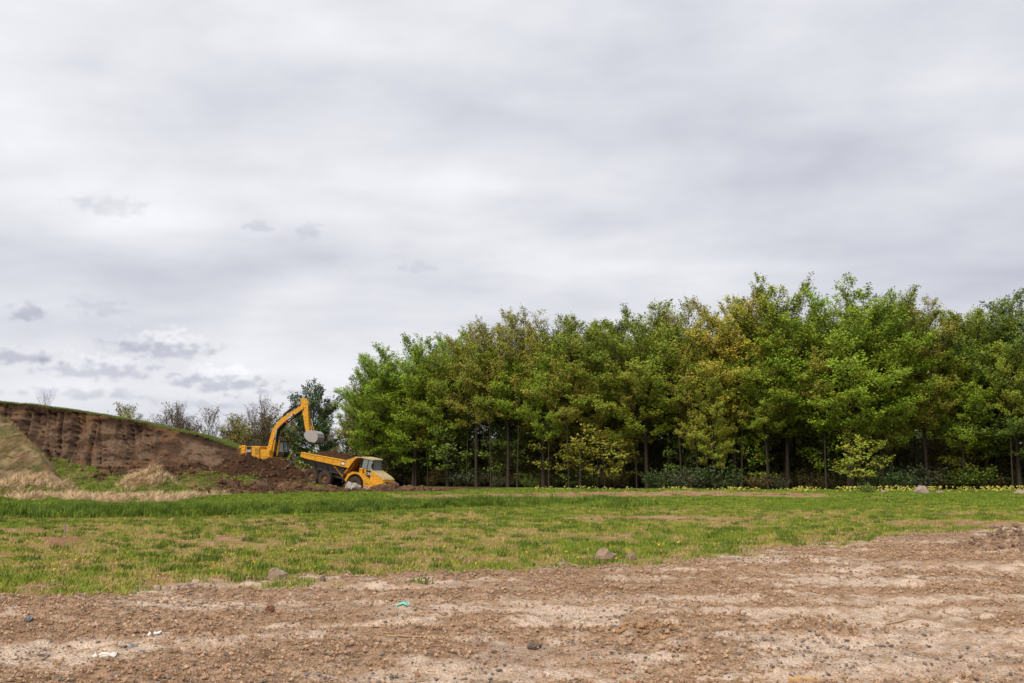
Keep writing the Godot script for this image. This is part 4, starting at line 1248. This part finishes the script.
func make_truck() -> void:
	var yaw := deg_to_rad(25.0)
	var t := thing("dump_truck", Vector3(-15.4, -0.25, -102.6), "yellow articulated dump truck with a full load of soil, nose to the right", "dump truck")
	t.basis = Basis(Vector3.UP, -yaw) * Basis(Vector3(0, 0, 1), deg_to_rad(-9.0))
	for x: float in [0.0, -3.75, -5.42]:
		for s: float in [1.0, -1.0]:
			make_wheel(t, Vector3(x, 0.80, s * 1.12), s)
	var g := Geo.new()
	# rear chassis with its walking beams and axles
	for s: float in [1.0, -1.0]:
		g.prism(poly([-6.3, 1.05, -1.6, 1.0, -1.35, 1.15, -1.35, 1.40, -6.3, 1.40]), s * 0.5 - 0.09, s * 0.5 + 0.09)
		g.prism(poly([-5.6, 0.70, -3.6, 0.70, -3.6, 0.92, -4.2, 1.06, -5.0, 1.06, -5.6, 0.92]), s * 0.66 - 0.07, s * 0.66 + 0.07)
	for x: float in [-3.75, -5.42]: rod(g, Vector3(x, 0.80, -0.9), Vector3(x, 0.80, 0.9), 0.17, 12)
	g.box(Vector3(-1.2, 1.12, 0), Vector3(0.9, 0.5, 0.7), 0.05)
	part("rear_frame", g, M.steel, t)
	g = Geo.new()
	g.prism(poly([-1.0, 0.85, 2.5, 0.85, 2.6, 1.2, -1.0, 1.25]), -0.45, 0.45)
	rod(g, Vector3(0, 0.80, -0.9), Vector3(0, 0.80, 0.9), 0.17, 12)
	g.box(Vector3(-0.75, 0.82, 0.85), Vector3(0.75, 0.5, 0.5), 0.05)
	part("front_frame", g, M.steel, t)
	# dump body: two side walls, floor, headboard
	var body := Node3D.new(); body.name = "dump_body"; t.add_child(body)
	for s: float in [1.0, -1.0]:
		g = Geo.new()
		g.prism(poly([-7.05, 2.98, -7.10, 2.56, -6.3, 2.46, -1.55, 2.34, -1.0, 2.30, -0.55, 3.05, -0.2, 3.45, -0.45, 3.48, -1.55, 2.98]), s * 1.40 - 0.06, s * 1.40 + 0.06)
		g.box(Vector3(-4.3, 2.98, s * 1.41), Vector3(5.5, 0.14, 0.20), 0.03)
		for k in 5: g.box(Vector3(-6.4 + k * 1.1, 2.68, s * 1.475), Vector3(0.14, 0.46, 0.05), 0.02)
		part("side_wall", g, M.yellow if s > 0 else M.yellow, body)
		g = Geo.new()
		# lower flank, drawn in towards the floor
		var a := [Vector3(-7.0, 2.52, s * 1.36), Vector3(-1.5, 2.38, s * 1.36), Vector3(-1.75, 1.50, s * 1.0), Vector3(-5.6, 1.66, s * 1.0), Vector3(-6.75, 2.12, s * 1.08)]
		for pair: Array in [[0, 1, 2], [0, 2, 3], [0, 3, 4]]:
			if s > 0: g.tri(a[pair[0]], a[pair[2]], a[pair[1]])
			else: g.tri(a[pair[0]], a[pair[1]], a[pair[2]])
		for k in 3:
			var fx := -5.3 + k * 1.5
			g.quad(Vector3(fx, 2.3, s * 1.44), Vector3(fx, 1.62, s * 1.08), Vector3(fx + 0.16, 1.62, s * 1.08), Vector3(fx + 0.16, 2.3, s * 1.44))
		part("lower_flank", g, M.steel, body)
	g = Geo.new()
	g.prism(poly([-6.75, 2.20, -6.75, 2.10, -5.6, 1.62, -1.7, 1.46, -1.5, 1.50, -1.5, 1.60, -5.6, 1.74]), -1.02, 1.02)
	part("floor", g, M.steel, body)
	g = Geo.new()
	g.prism(poly([-1.75, 1.46, -1.5, 1.44, -0.62, 2.85, -0.15, 3.42, -0.30, 3.50, -0.75, 2.95]), -1.34, 1.34)
	for k in 4: g.prism(poly([-1.50, 1.42, -0.60, 2.82, -0.48, 2.78, -1.38, 1.40]), -1.1 + k * 0.72, -1.0 + k * 0.72)
	part("headboard", g, M.old_yellow, body)
	g = Geo.new()
	g.box(Vector3(-0.28, 3.50, 0), Vector3(0.34, 0.10, 2.86), 0.03)
	part("spill_guard", g, M.cream, body)
	g = Geo.new(); g.box(Vector3(-1.75, 2.66, 1.478), Vector3(0.62, 0.34, 0.03), 0.006)
	var plate := part("number_plate", g, M.black, body)
	g = Geo.new(); g.box(Vector3(-1.68, 2.66, 1.497), Vector3(0.40, 0.22, 0.012), 0.003)
	part("white_field", g, M.white, plate)
	# the load
	var ld := Geo.new()
	var nx := 34; var nz := 18
	for j in nz + 1:
		for i in nx + 1:
			var u := float(i) / nx; var v := float(j) / nz
			var x := lerpf(-6.55, -0.72, u); var z := lerpf(-1.33, 1.33, v)
			var dome := pow(maxf(0.0, sin(PI * clampf(v, 0.02, 0.98))), 0.7) * pow(maxf(0.0, sin(PI * clampf(u * 0.94 + 0.05, 0.0, 1.0))), 0.8)
			var y := 2.60 + 0.98 * dome + 0.20 * n_mid.get_noise_2d(x * 2.0, z * 2.0) * dome + 0.16 * n_fine.get_noise_2d(x * 1.3, z * 1.3)
			ld.v.append(Vector3(x, y, z)); ld.n.append(Vector3.UP)
			var k := n_fine.get_noise_2d(x * 1.5, z * 1.5 + 9.0)
			ld.c.append(mixc(Color(0.055, 0.03, 0.018), Color(0.115, 0.06, 0.035), ss(-0.3, 0.4, k)))
	for j in nz:
		for i in nx:
			var a := j * (nx + 1) + i; var b := a + nx + 1
			for e: int in [a, a + 1, b, a + 1, b + 1, b]: ld.ix.append(e)
	for j in range(1, nz):
		for i in range(1, nx):
			var a := j * (nx + 1) + i
			ld.n[a] = (ld.v[a + nx + 1] - ld.v[a - nx - 1]).cross(ld.v[a + 1] - ld.v[a - 1]).normalized()
	part("soil_load", ld, M.earth, t, "heaped dark soil in the dump body")
	# hoist cylinders
	for s: float in [1.0, -1.0]:
		g = Geo.new()
		rod(g, Vector3(-1.75, 1.05, s * 0.98), Vector3(-2.15, 2.0, s * 1.12), 0.12)
		rod(g, Vector3(-2.15, 2.0, s * 1.12), Vector3(-2.28, 2.35, s * 1.18), 0.07)
		part("hoist_cylinder", g, M.steel, t)
	g = Geo.new()
	g.prism(poly([-2.9, 2.28, -2.78, 2.28, -1.15, 1.02, -1.28, 1.02]), 1.30, 1.36)
	part("brace", g, M.old_yellow, t)
	for s: float in [1.0, -1.0]:
		g = Geo.new(); g.box(Vector3(-1.45, 1.25, s * 1.25), Vector3(0.05, 1.05, 0.5), 0.01)
		part("mud_flap", g, M.rubber, t)
	# hood
	g = Geo.new()
	for s: float in [1.0, -1.0]:
		g.prism(poly([1.50, 1.18, 3.02, 1.10, 3.10, 1.55, 2.98, 1.80, 1.50, 2.42]), s * 0.98 - 0.04, s * 0.98 + 0.04)
	g.prism(poly([3.02, 1.10, 3.10, 1.10, 3.18, 1.55, 3.04, 1.84, 2.96, 1.80, 3.06, 1.55]), -0.94, 0.94)
	var hood := part("hood", g, M.yellow, t)
	g = Geo.new()
	g.prism(poly([1.46, 2.44, 2.72, 1.94, 3.06, 1.74, 3.10, 1.79, 2.74, 2.02, 1.46, 2.53]), -1.03, 1.03)
	part("hood_top", g, M.cream, hood)
	g = Geo.new()
	g.box(Vector3(3.14, 1.36, 0), Vector3(0.10, 0.34, 1.70), 0.02)
	for k in 5: g.box(Vector3(3.20, 1.24 + k * 0.06, 0), Vector3(0.04, 0.022, 1.1), 0.005)
	var grille := part("grille", g, M.black, hood)
	for s: float in [1.0, -1.0]:
		g = Geo.new(); g.box(Vector3(3.20, 1.36, s * 0.72), Vector3(0.05, 0.16, 0.24), 0.015)
		part("headlight", g, M.lamp, hood)
	g = Geo.new()
	g.box(Vector3(3.10, 0.94, 0), Vector3(0.50, 0.34, 2.50), 0.06)
	g.box(Vector3(3.30, 1.06, 1.06), Vector3(0.2, 0.2, 0.3), 0.03)
	g.box(Vector3(3.30, 1.06, -1.06), Vector3(0.2, 0.2, 0.3), 0.03)
	part("bumper", g, M.yellow, t)
	# fenders over the front wheels, running forward to the bumper
	for s: float in [1.0, -1.0]:
		g = Geo.new()
		var o := [-1.02, 0.95]
		for k in 11:
			var a := PI * (1.0 - k / 10.0)
			o.append_array([1.02 * cos(a), 0.90 + 0.98 * sin(a)])
		o.append_array([1.05, 0.62, 2.9, 0.78, 3.02, 1.10, 2.3, 1.32, 1.45, 1.55, 0.98, 1.80, 0.52, 2.02, -0.55, 2.02, -1.0, 1.72, -1.22, 1.2, -1.22, 0.95])
		g.prism(poly(o), s * 1.06 - 0.30, s * 1.06 + 0.30)
		part("fender", g, M.yellow, t)
	for k in 3:
		g = Geo.new(); g.box(Vector3(1.35, 0.50 + k * 0.30, 1.30), Vector3(0.5, 0.04, 0.22), 0.01)
		part("step", g, M.steel, t)
	# cab
	var cab := Node3D.new(); cab.name = "cab"; t.add_child(cab)
	g = Geo.new()
	g.prism(poly([0.05, 1.30, 1.62, 1.30, 1.62, 2.42, 1.60, 2.46, 0.05, 2.46]), -0.84, 0.84)
	part("lower_cab", g, M.yellow, cab)
	g = Geo.new()
	for s: float in [1.0, -1.0]:
		var zz := s * 0.80
		rod(g, Vector3(0.12, 2.40, zz), Vector3(0.20, 3.50, s * 0.74), 0.055, 6)
		rod(g, Vector3(0.82, 2.40, zz), Vector3(0.82, 3.50, s * 0.74), 0.05, 6)
		rod(g, Vector3(1.58, 2.40, zz), Vector3(1.36, 3.50, s * 0.74), 0.055, 6)
	part("pillars", g, M.black, cab)
	var pane := func(a: Vector3, b: Vector3, c: Vector3, d: Vector3, called: String) -> void:
		var q := Geo.new()
		q.quad(a, b, c, d)
		var off := (b - a).cross(d - a).normalized() * 0.012
		q.quad(d - off, c - off, b - off, a - off)
		part(called, q, M.glass, cab)
	pane.call(Vector3(1.60, 2.46, 0.78), Vector3(1.60, 2.46, -0.78), Vector3(1.38, 3.48, -0.72), Vector3(1.38, 3.48, 0.72), "windshield")
	for s: float in [1.0, -1.0]:
		var zz := s * 0.81
		if s > 0:
			pane.call(Vector3(0.86, 2.46, zz), Vector3(1.55, 2.46, zz), Vector3(1.34, 3.48, s * 0.75), Vector3(0.86, 3.48, s * 0.75), "side_window")
			pane.call(Vector3(0.16, 2.46, zz), Vector3(0.78, 2.46, zz), Vector3(0.78, 3.48, s * 0.75), Vector3(0.22, 3.48, s * 0.75), "side_window")
		else:
			pane.call(Vector3(1.55, 2.46, zz), Vector3(0.86, 2.46, zz), Vector3(0.86, 3.48, s * 0.75), Vector3(1.34, 3.48, s * 0.75), "side_window")
			pane.call(Vector3(0.78, 2.46, zz), Vector3(0.16, 2.46, zz), Vector3(0.22, 3.48, s * 0.75), Vector3(0.78, 3.48, s * 0.75), "side_window")
	pane.call(Vector3(0.10, 2.46, -0.76), Vector3(0.10, 2.46, 0.76), Vector3(0.18, 3.48, 0.70), Vector3(0.18, 3.48, -0.70), "rear_window")
	g = Geo.new()
	g.prism(poly([0.02, 3.50, 1.46, 3.48, 1.50, 3.54, 1.40, 3.62, 0.16, 3.66, 0.02, 3.60]), -0.86, 0.86)
	part("roof", g, M.cream, cab)
	g = Geo.new()
	g.prism(poly([0.80, 1.62, 1.55, 1.52, 1.58, 2.28, 1.30, 2.42, 0.80, 2.42]), 0.842, 0.875)
	var sidep := part("side_panel", g, M.black, cab, "black panel below the side window")
	lettering("logo", "CAT", 0.34, M.white, sidep, Transform3D(Basis.IDENTITY, Vector3(1.15, 2.08, 0.884)))
	g = Geo.new()
	g.box(Vector3(0.45, 2.95, 0.0), Vector3(0.22, 0.9, 0.55), 0.06)
	g.box(Vector3(0.68, 2.58, 0.0), Vector3(0.5, 0.16, 0.55), 0.05)
	part("seat", g, M.black, cab)
	g = Geo.new()
	g.box(Vector3(0.30, 2.15, 0.98), Vector3(0.42, 0.75, 0.26), 0.05)
	part("air_cleaner", g, M.yellow, t)
	for s: float in [1.0, -1.0]:
		g = Geo.new()
		rod(g, Vector3(1.52, 2.55, s * 0.84), Vector3(1.66, 2.85, s * 1.22), 0.02, 6)
		g.box(Vector3(1.66, 2.95, s * 1.24), Vector3(0.08, 0.46, 0.22), 0.03)
		part("mirror", g, M.black, t)
	g = Geo.new()
	rod(g, Vector3(-0.12, 1.9, 0.62), Vector3(-0.12, 3.20, 0.62), 0.08, 10)
	part("exhaust_stack", g, M.steel, t)
	g = Geo.new()
	for q: Array in [[1.20, 2.02, 1.20, 2.55], [0.35, 2.02, 0.35, 2.60]]:
		rod(g, Vector3(q[0], q[1], 1.32), Vector3(q[2], q[3], 1.32), 0.02, 6)
	rod(g, Vector3(0.35, 2.58, 1.32), Vector3(1.20, 2.55, 1.32), 0.02, 6)
	part("handrail", g, M.black, t)

# a link of two points swelling in the middle, as booms and sticks are
func make_excavator() -> void:
	var ex := -27.35; var ez := -112.0
	var t := thing("excavator", Vector3(ex, ground_h(ex, ez) - 0.03, ez), "yellow tracked excavator on the bench, boom raised over the truck", "excavator")
	t.rotation.y = deg_to_rad(-20.0)
	var g: Geo
	# tracks
	for s: float in [1.0, -1.0]:
		var tr := Node3D.new(); tr.name = "track"; t.add_child(tr, true)
		g = Geo.new()
		var outer := []
		var inner := []
		for k in 9:
			var a := -PI / 2 + PI * k / 8.0
			outer.append_array([2.0 + 0.50 * cos(a), 0.50 + 0.50 * sin(a)])
		for k in 9:
			var a := PI / 2 + PI * k / 8.0
			outer.append_array([-2.0 + 0.50 * cos(a), 0.50 + 0.50 * sin(a)])
		g.prism(poly(outer), s * 1.3 - 0.30, s * 1.3 + 0.30)
		for k in 24:
			g.box(Vector3(-2.0 + k * 4.0 / 23.0, 1.01, s * 1.3), Vector3(0.05, 0.05, 0.6), 0.01)
			g.box(Vector3(-2.0 + k * 4.0 / 23.0, 0.0, s * 1.3), Vector3(0.05, 0.04, 0.6), 0.01)
		part("track_belt", g, M.steel, tr)
		g = Geo.new()
		for x: float in [-2.0, 2.0]: g.lathe(poly([0.40, 0.0, 0.40, 0.04, 0.15, 0.06, 0.0, 0.06]), 16, Transform3D(Basis(Vector3.UP, 0.0 if s > 0 else PI), Vector3(x, 0.5, s * 1.60)))
		for k in 6: g.lathe(poly([0.14, 0.0, 0.14, 0.04, 0.0, 0.05]), 12, Transform3D(Basis(Vector3.UP, 0.0 if s > 0 else PI), Vector3(-1.4 + k * 0.56, 0.25, s * 1.60)))
		part("rollers", g, M.steel, tr)
	g = Geo.new()
	g.box(Vector3(0, 0.62, 0), Vector3(2.0, 0.55, 2.1), 0.08)
	g.lathe(poly([0.8, 0.0, 0.8, 0.34]), 24, Transform3D(Basis(Vector3(1, 0, 0), -PI / 2), Vector3(0, 0.85, 0)))
	part("undercarriage", g, M.steel, t)
	# upper structure
	g = Geo.new()
	g.prism(poly([-2.7, 1.18, 1.55, 1.18, 1.55, 1.38, -2.7, 1.38]), -1.42, 1.42)
	part("deck", g, M.yellow, t)
	g = Geo.new()
	var cw := Curve.new()
	var out := []
	for k in 9:
		var a := lerpf(PI * 0.5 + 0.15, PI * 1.5 - 0.15, k / 8.0)
		out.append_array([-2.35 + 1.05 * cos(a) * 0.95, 1.46 * sin(a)])
	# the counterweight's outline seen from above, raised
	var up := Transform3D(Basis(Vector3(1, 0, 0), -PI / 2), Vector3.ZERO)
	var o2 := []
	for i in range(0, out.size(), 2): o2.append_array([out[i], -out[i + 1]])
	o2.append_array([-1.95, 1.46, -1.95, -1.46])
	var hull := Geometry2D.convex_hull(poly(o2))
	hull.remove_at(hull.size() - 1)
	g.prism(hull, 1.20, 2.62, up)
	var smaller := PackedVector2Array()
	for p in hull: smaller.append(Vector2((p.x + 2.4) * 0.94 - 2.4, p.y * 0.95))
	g.prism(smaller, 2.62, 2.70, up)
	var cwt := part("counterweight", g, M.yellow, t)
	g = Geo.new()
	for k in 3: g.prism(poly([-3.05, 1.72 + k * 0.27, -2.45, 1.72 + k * 0.27, -2.45, 1.83 + k * 0.27, -3.05, 1.83 + k * 0.27]), 1.20, 1.475)
	part("grille", g, M.rust, cwt)
	g = Geo.new(); g.box(Vector3(-1.45, 1.98, 1.435), Vector3(0.66, 1.15, 0.03), 0.006)
	var lp := part("logo_panel", g, M.black, t, "black panel with white lettering")
	lettering("lettering", "CAT", 0.36, M.white, lp, Transform3D(Basis.IDENTITY, Vector3(-1.45, 2.05, 1.453)))
	g = Geo.new(); g.prism(poly([-1.86, 1.42, -1.66, 1.42, -1.78, 1.78, -1.86, 1.9]), 1.452, 1.458)
	part("stripe", g, M.red, lp)
	g = Geo.new()
	g.box(Vector3(-1.02, 1.98, 0.72), Vector3(1.84, 1.22, 1.40), 0.05)
	g.box(Vector3(-0.95, 1.98, -0.80), Vector3(1.98, 1.22, 1.20), 0.05)
	var house := part("engine_house", g, M.yellow, t)
	g = Geo.new()
	for k in 4: g.box(Vector3(-0.6 + k * 0.16, 2.0, 1.425), Vector3(0.07, 0.7, 0.02), 0.004)
	part("louvre", g, M.rust, house)
	g = Geo.new()
	g.box(Vector3(0.55, 1.78, 1.02), Vector3(1.25, 0.80, 0.72), 0.06)
	part("tool_box", g, M.yellow, t)
	g = Geo.new()
	g.box(Vector3(-1.2, 2.68, 0.55), Vector3(1.5, 0.20, 1.5), 0.05)
	g.box(Vector3(-2.3, 2.80, 0.5), Vector3(0.9, 0.18, 1.6), 0.05)
	part("engine_cover", g, M.black, t)
	g = Geo.new()
	for q: Array in [[-2.6, 2.66], [-1.6, 2.56], [-0.3, 2.56]]:
		rod(g, Vector3(q[0], q[1], 1.36), Vector3(q[0], 3.02, 1.36), 0.022, 6)
	rod(g, Vector3(-2.6, 3.02, 1.36), Vector3(-0.3, 3.02, 1.36), 0.022, 6)
	part("handrail", g, M.black, t)
	g = Geo.new(); rod(g, Vector3(-1.9, 2.6, -0.5), Vector3(-1.9, 3.12, -0.5), 0.08)
	part("exhaust_pipe", g, M.steel, t)
	# cab on the left side
	var cab := Node3D.new(); cab.name = "cab"; t.add_child(cab)
	g = Geo.new()
	g.prism(poly([0.10, 1.38, 1.72, 1.38, 1.82, 1.62, 1.82, 1.95, 0.10, 1.95]), -1.42, -0.46)
	part("lower_cab", g, M.black, cab)
	g = Geo.new()
	for z: float in [-1.38, -0.50]:
		rod(g, Vector3(0.14, 1.9, z), Vector3(0.14, 3.10, z), 0.06, 6)
		rod(g, Vector3(0.95, 1.9, z), Vector3(0.95, 3.10, z), 0.05, 6)
		rod(g, Vector3(1.80, 1.9, z), Vector3(1.62, 3.10, z), 0.05, 6)
	part("pillars", g, M.black, cab)
	g = Geo.new()
	g.prism(poly([0.06, 3.08, 1.66, 3.06, 1.62, 3.18, 0.10, 3.22]), -1.44, -0.44)
	part("roof", g, M.black, cab)
	var pane := func(a: Vector3, b: Vector3, c: Vector3, d: Vector3, called: String) -> void:
		var q := Geo.new()
		q.quad(a, b, c, d)
		var off := (b - a).cross(d - a).normalized() * 0.012
		q.quad(d - off, c - off, b - off, a - off)
		part(called, q, M.glass, cab)
	pane.call(Vector3(1.80, 1.66, -0.52), Vector3(1.80, 1.66, -1.36), Vector3(1.64, 3.06, -1.36), Vector3(1.64, 3.06, -0.52), "windshield")
	for z: float in [-0.49, -1.39]:
		pane.call(Vector3(1.0, 1.96, z), Vector3(1.76, 1.96, z), Vector3(1.60, 3.06, z), Vector3(1.0, 3.06, z), "side_window")
		pane.call(Vector3(0.2, 1.96, z), Vector3(0.9, 1.96, z), Vector3(0.9, 3.06, z), Vector3(0.2, 3.06, z), "side_window")
	g = Geo.new()
	g.box(Vector3(0.55, 2.3, -0.95), Vector3(0.22, 0.9, 0.5), 0.06)
	g.box(Vector3(0.8, 1.98, -0.95), Vector3(0.55, 0.16, 0.5), 0.05)
	part("seat", g, M.black, cab)
	# boom
	g = Geo.new()
	var bo := poly([0.10, 1.90, 0.55, 1.72, 0.90, 3.10, 1.42, 4.50, 2.15, 5.16, 4.62, 6.66, 4.72, 6.90, 4.45, 7.10, 4.24, 6.98, 1.95, 5.74, 1.05, 4.94, 0.62, 4.10, 0.30, 2.90])
	g.prism(bo, -0.30, 0.30)
	var boom := part("boom", g, M.yellow, t)
	g = Geo.new()
	g.prism(poly([1.44, 4.38, 2.18, 5.05, 4.60, 6.54, 4.66, 6.68, 2.15, 5.18, 1.40, 4.52]), -0.34, 0.34)
	g.prism(poly([0.95, 3.05, 1.44, 4.38, 1.40, 4.52, 0.88, 3.10]), -0.34, 0.34)
	part("lower_flange", g, M.black, boom)
	g = Geo.new()
	g.prism(poly([2.45, 5.42, 2.85, 5.66, 3.35, 6.18, 3.62, 6.02, 3.30, 5.72, 2.95, 5.46, 2.58, 5.18]), 0.302, 0.312)
	var decal := part("logo_panel", g, M.black, boom)
	lettering("lettering", "CAT", 0.46, M.white, decal, Transform3D(Basis(Vector3(0, 0, 1), deg_to_rad(37.0)), Vector3(3.03, 5.68, 0.318)))
	g = Geo.new(); g.prism(poly([2.36, 5.34, 2.47, 5.40, 2.66, 5.14, 2.55, 5.06]), 0.302, 0.314)
	part("stripe", g, M.red, boom)
	for s: float in [1.0, -1.0]:
		g = Geo.new()
		rod(g, Vector3(0.95, 1.55, s * 0.46), Vector3(1.22, 3.25, s * 0.42), 0.10)
		var bc := part("boom_cylinder", g, M.yellow, t)
		g = Geo.new()
		rod(g, Vector3(1.22, 3.25, s * 0.42), Vector3(1.42, 4.55, s * 0.38), 0.055)
		part("piston_rod", g, M.chrome, bc)
	g = Geo.new()
	rod(g, Vector3(2.05, 6.12, 0), Vector3(3.55, 7.15, 0), 0.12)
	g.prism(poly([1.85, 5.75, 2.3, 6.0, 2.12, 6.22, 1.98, 6.2]), -0.14, 0.14)
	var sc := part("stick_cylinder", g, M.black, t)
	g = Geo.new(); rod(g, Vector3(3.55, 7.15, 0), Vector3(4.42, 7.72, 0), 0.06)
	part("piston_rod", g, M.chrome, sc)
	g = Geo.new()
	for z: float in [-0.22, 0.22]:
		g.tube(PackedVector3Array([Vector3(0.55, 4.35, z), Vector3(1.05, 5.22, z), Vector3(1.95, 5.94, z), Vector3(4.2, 7.06, z)]), PackedFloat32Array([0.03, 0.03, 0.03, 0.03]), 6)
	part("hydraulic_lines", g, M.black, boom)
	# stick
	g = Geo.new()
	g.prism(poly([4.30, 7.72, 4.50, 7.90, 4.75, 7.86, 5.10, 7.30, 5.18, 6.90, 5.16, 4.20, 5.10, 3.88, 4.86, 3.82, 4.74, 4.02, 4.44, 6.40, 4.30, 6.90]), -0.24, 0.24)
	var stick := part("stick", g, M.yellow, t)
	g = Geo.new()
	rod(g, Vector3(5.30, 6.85, 0), Vector3(5.42, 5.45, 0), 0.10)
	g.prism(poly([5.12, 7.12, 5.38, 6.92, 5.34, 6.74, 5.14, 6.70]), -0.10, 0.10)
	var bc2 := part("bucket_cylinder", g, M.black, t)
	g = Geo.new(); rod(g, Vector3(5.42, 5.45, 0), Vector3(5.50, 4.62, 0), 0.055)
	part("piston_rod", g, M.chrome, bc2)
	for s: float in [1.0, -1.0]:
		g = Geo.new()
		rod(g, Vector3(5.50, 4.62, s * 0.28), Vector3(5.04, 4.22, s * 0.28), 0.06, 8)
		rod(g, Vector3(5.50, 4.62, s * 0.20), Vector3(5.50, 4.02, s * 0.20), 0.06, 8)
		part("bucket_link", g, M.yellow, t)
	var swing := Transform3D(Basis.IDENTITY, Vector3(4.45, 6.9, 0)) * Transform3D(Basis(Vector3(0, 0, 1), deg_to_rad(5.0)), Vector3.ZERO) * Transform3D(Basis.IDENTITY, Vector3(-4.45, -6.9, 0))
	for o: Node3D in t.get_children():
		if str(o.name).begins_with("bucket"): o.transform = swing
	stick.transform = swing
	# bucket, curled out to tip its load, open below
	var bk := Node3D.new(); bk.name = "bucket"; t.add_child(bk); bk.transform = swing
	var prof := [Vector2(4.78, 3.66), Vector2(4.92, 4.00), Vector2(5.55, 4.12), Vector2(6.10, 4.02), Vector2(6.45, 3.70), Vector2(6.52, 3.28), Vector2(6.34, 2.92), Vector2(6.05, 2.74)]
	g = Geo.new()
	for k in prof.size() - 1:
		var a: Vector2 = prof[k]; var b: Vector2 = prof[k + 1]
		var nn := Vector2(-(b - a).y, (b - a).x).normalized() * 0.05
		g.prism(PackedVector2Array([a, b, b - nn, a - nn]), -0.66, 0.66)
	part("bucket_shell", g, M.worn, bk)
	for s: float in [1.0, -1.0]:
		g = Geo.new()
		var side := PackedVector2Array()
		for p: Vector2 in prof: side.append(p)
		side.append(Vector2(5.35, 2.96)); side.append(Vector2(4.90, 3.34))
		g.prism(side, s * 0.67 - 0.03, s * 0.67 + 0.03)
		part("cheek_plate", g, M.worn, bk)
	for k in 5:
		g = Geo.new()
		g.prism(poly([6.12, 2.80, 6.02, 2.70, 5.70, 2.60, 5.72, 2.68, 5.98, 2.82]), -0.64 + k * 0.295, -0.54 + k * 0.295)
		part("tooth", g, M.steel, bk)
	for s: float in [1.0, -1.0]:
		g = Geo.new()
		g.prism(poly([4.80, 3.80, 4.96, 4.22, 5.10, 4.22, 5.62, 4.20, 5.70, 4.06, 5.5, 4.0, 4.92, 3.90]), s * 0.32 - 0.03, s * 0.32 + 0.03)
		part("ear", g, M.worn, bk)

# ---------------------------------------------------------------- scene
func _ready() -> void:
	var cam := Camera3D.new()
	cam.name = "camera"
	cam.fov = 37.88
	cam.far = 6000.0
	cam.near = 0.1
	cam.position = Vector3(0, 1.6, 0)
	cam.rotation_degrees = Vector3(7.58, 0, 0)
	add_child(cam)
	cam.current = true
	var we := WorldEnvironment.new()
	we.name = "world"
	var env := Environment.new()
	env.background_mode = Environment.BG_SKY
	var sky := Sky.new()
	sky.sky_material = make_sky()
	env.sky = sky
	env.tonemap_mode = Environment.TONE_MAPPER_LINEAR
	env.background_energy_multiplier = 0.4545
	env.tonemap_exposure = 2.2
	env.sdfgi_enabled = true
	env.ssao_enabled = true
	env.ssil_enabled = true
	we.environment = env
	add_child(we)
	var sun := DirectionalLight3D.new()
	sun.name = "sun"
	sun.light_energy = 0.5
	sun.light_angular_distance = 40.0
	sun.light_color = Color(1.0, 0.94, 0.85)
	sun.shadow_enabled = true
	sun.rotation_degrees = Vector3(-46, -30, 0)
	add_child(sun)
	print("sky ", Time.get_ticks_msec())

	n_big.seed = 1; n_big.frequency = 0.05; n_big.fractal_octaves = 3
	n_mid.seed = 2; n_mid.frequency = 0.35; n_mid.fractal_octaves = 4
	n_fine.seed = 3; n_fine.frequency = 1.9; n_fine.fractal_octaves = 4
	make_materials()
	make_ground()
	print("ground ", Time.get_ticks_msec())
	make_bank()
	print("bank ", Time.get_ticks_msec())
	make_wood()
	print("wood ", Time.get_ticks_msec())
	make_excavator()
	make_truck()
	make_bits()
	print("bits ", Time.get_ticks_msec())
	make_grass()
	print("grass ", Time.get_ticks_msec())
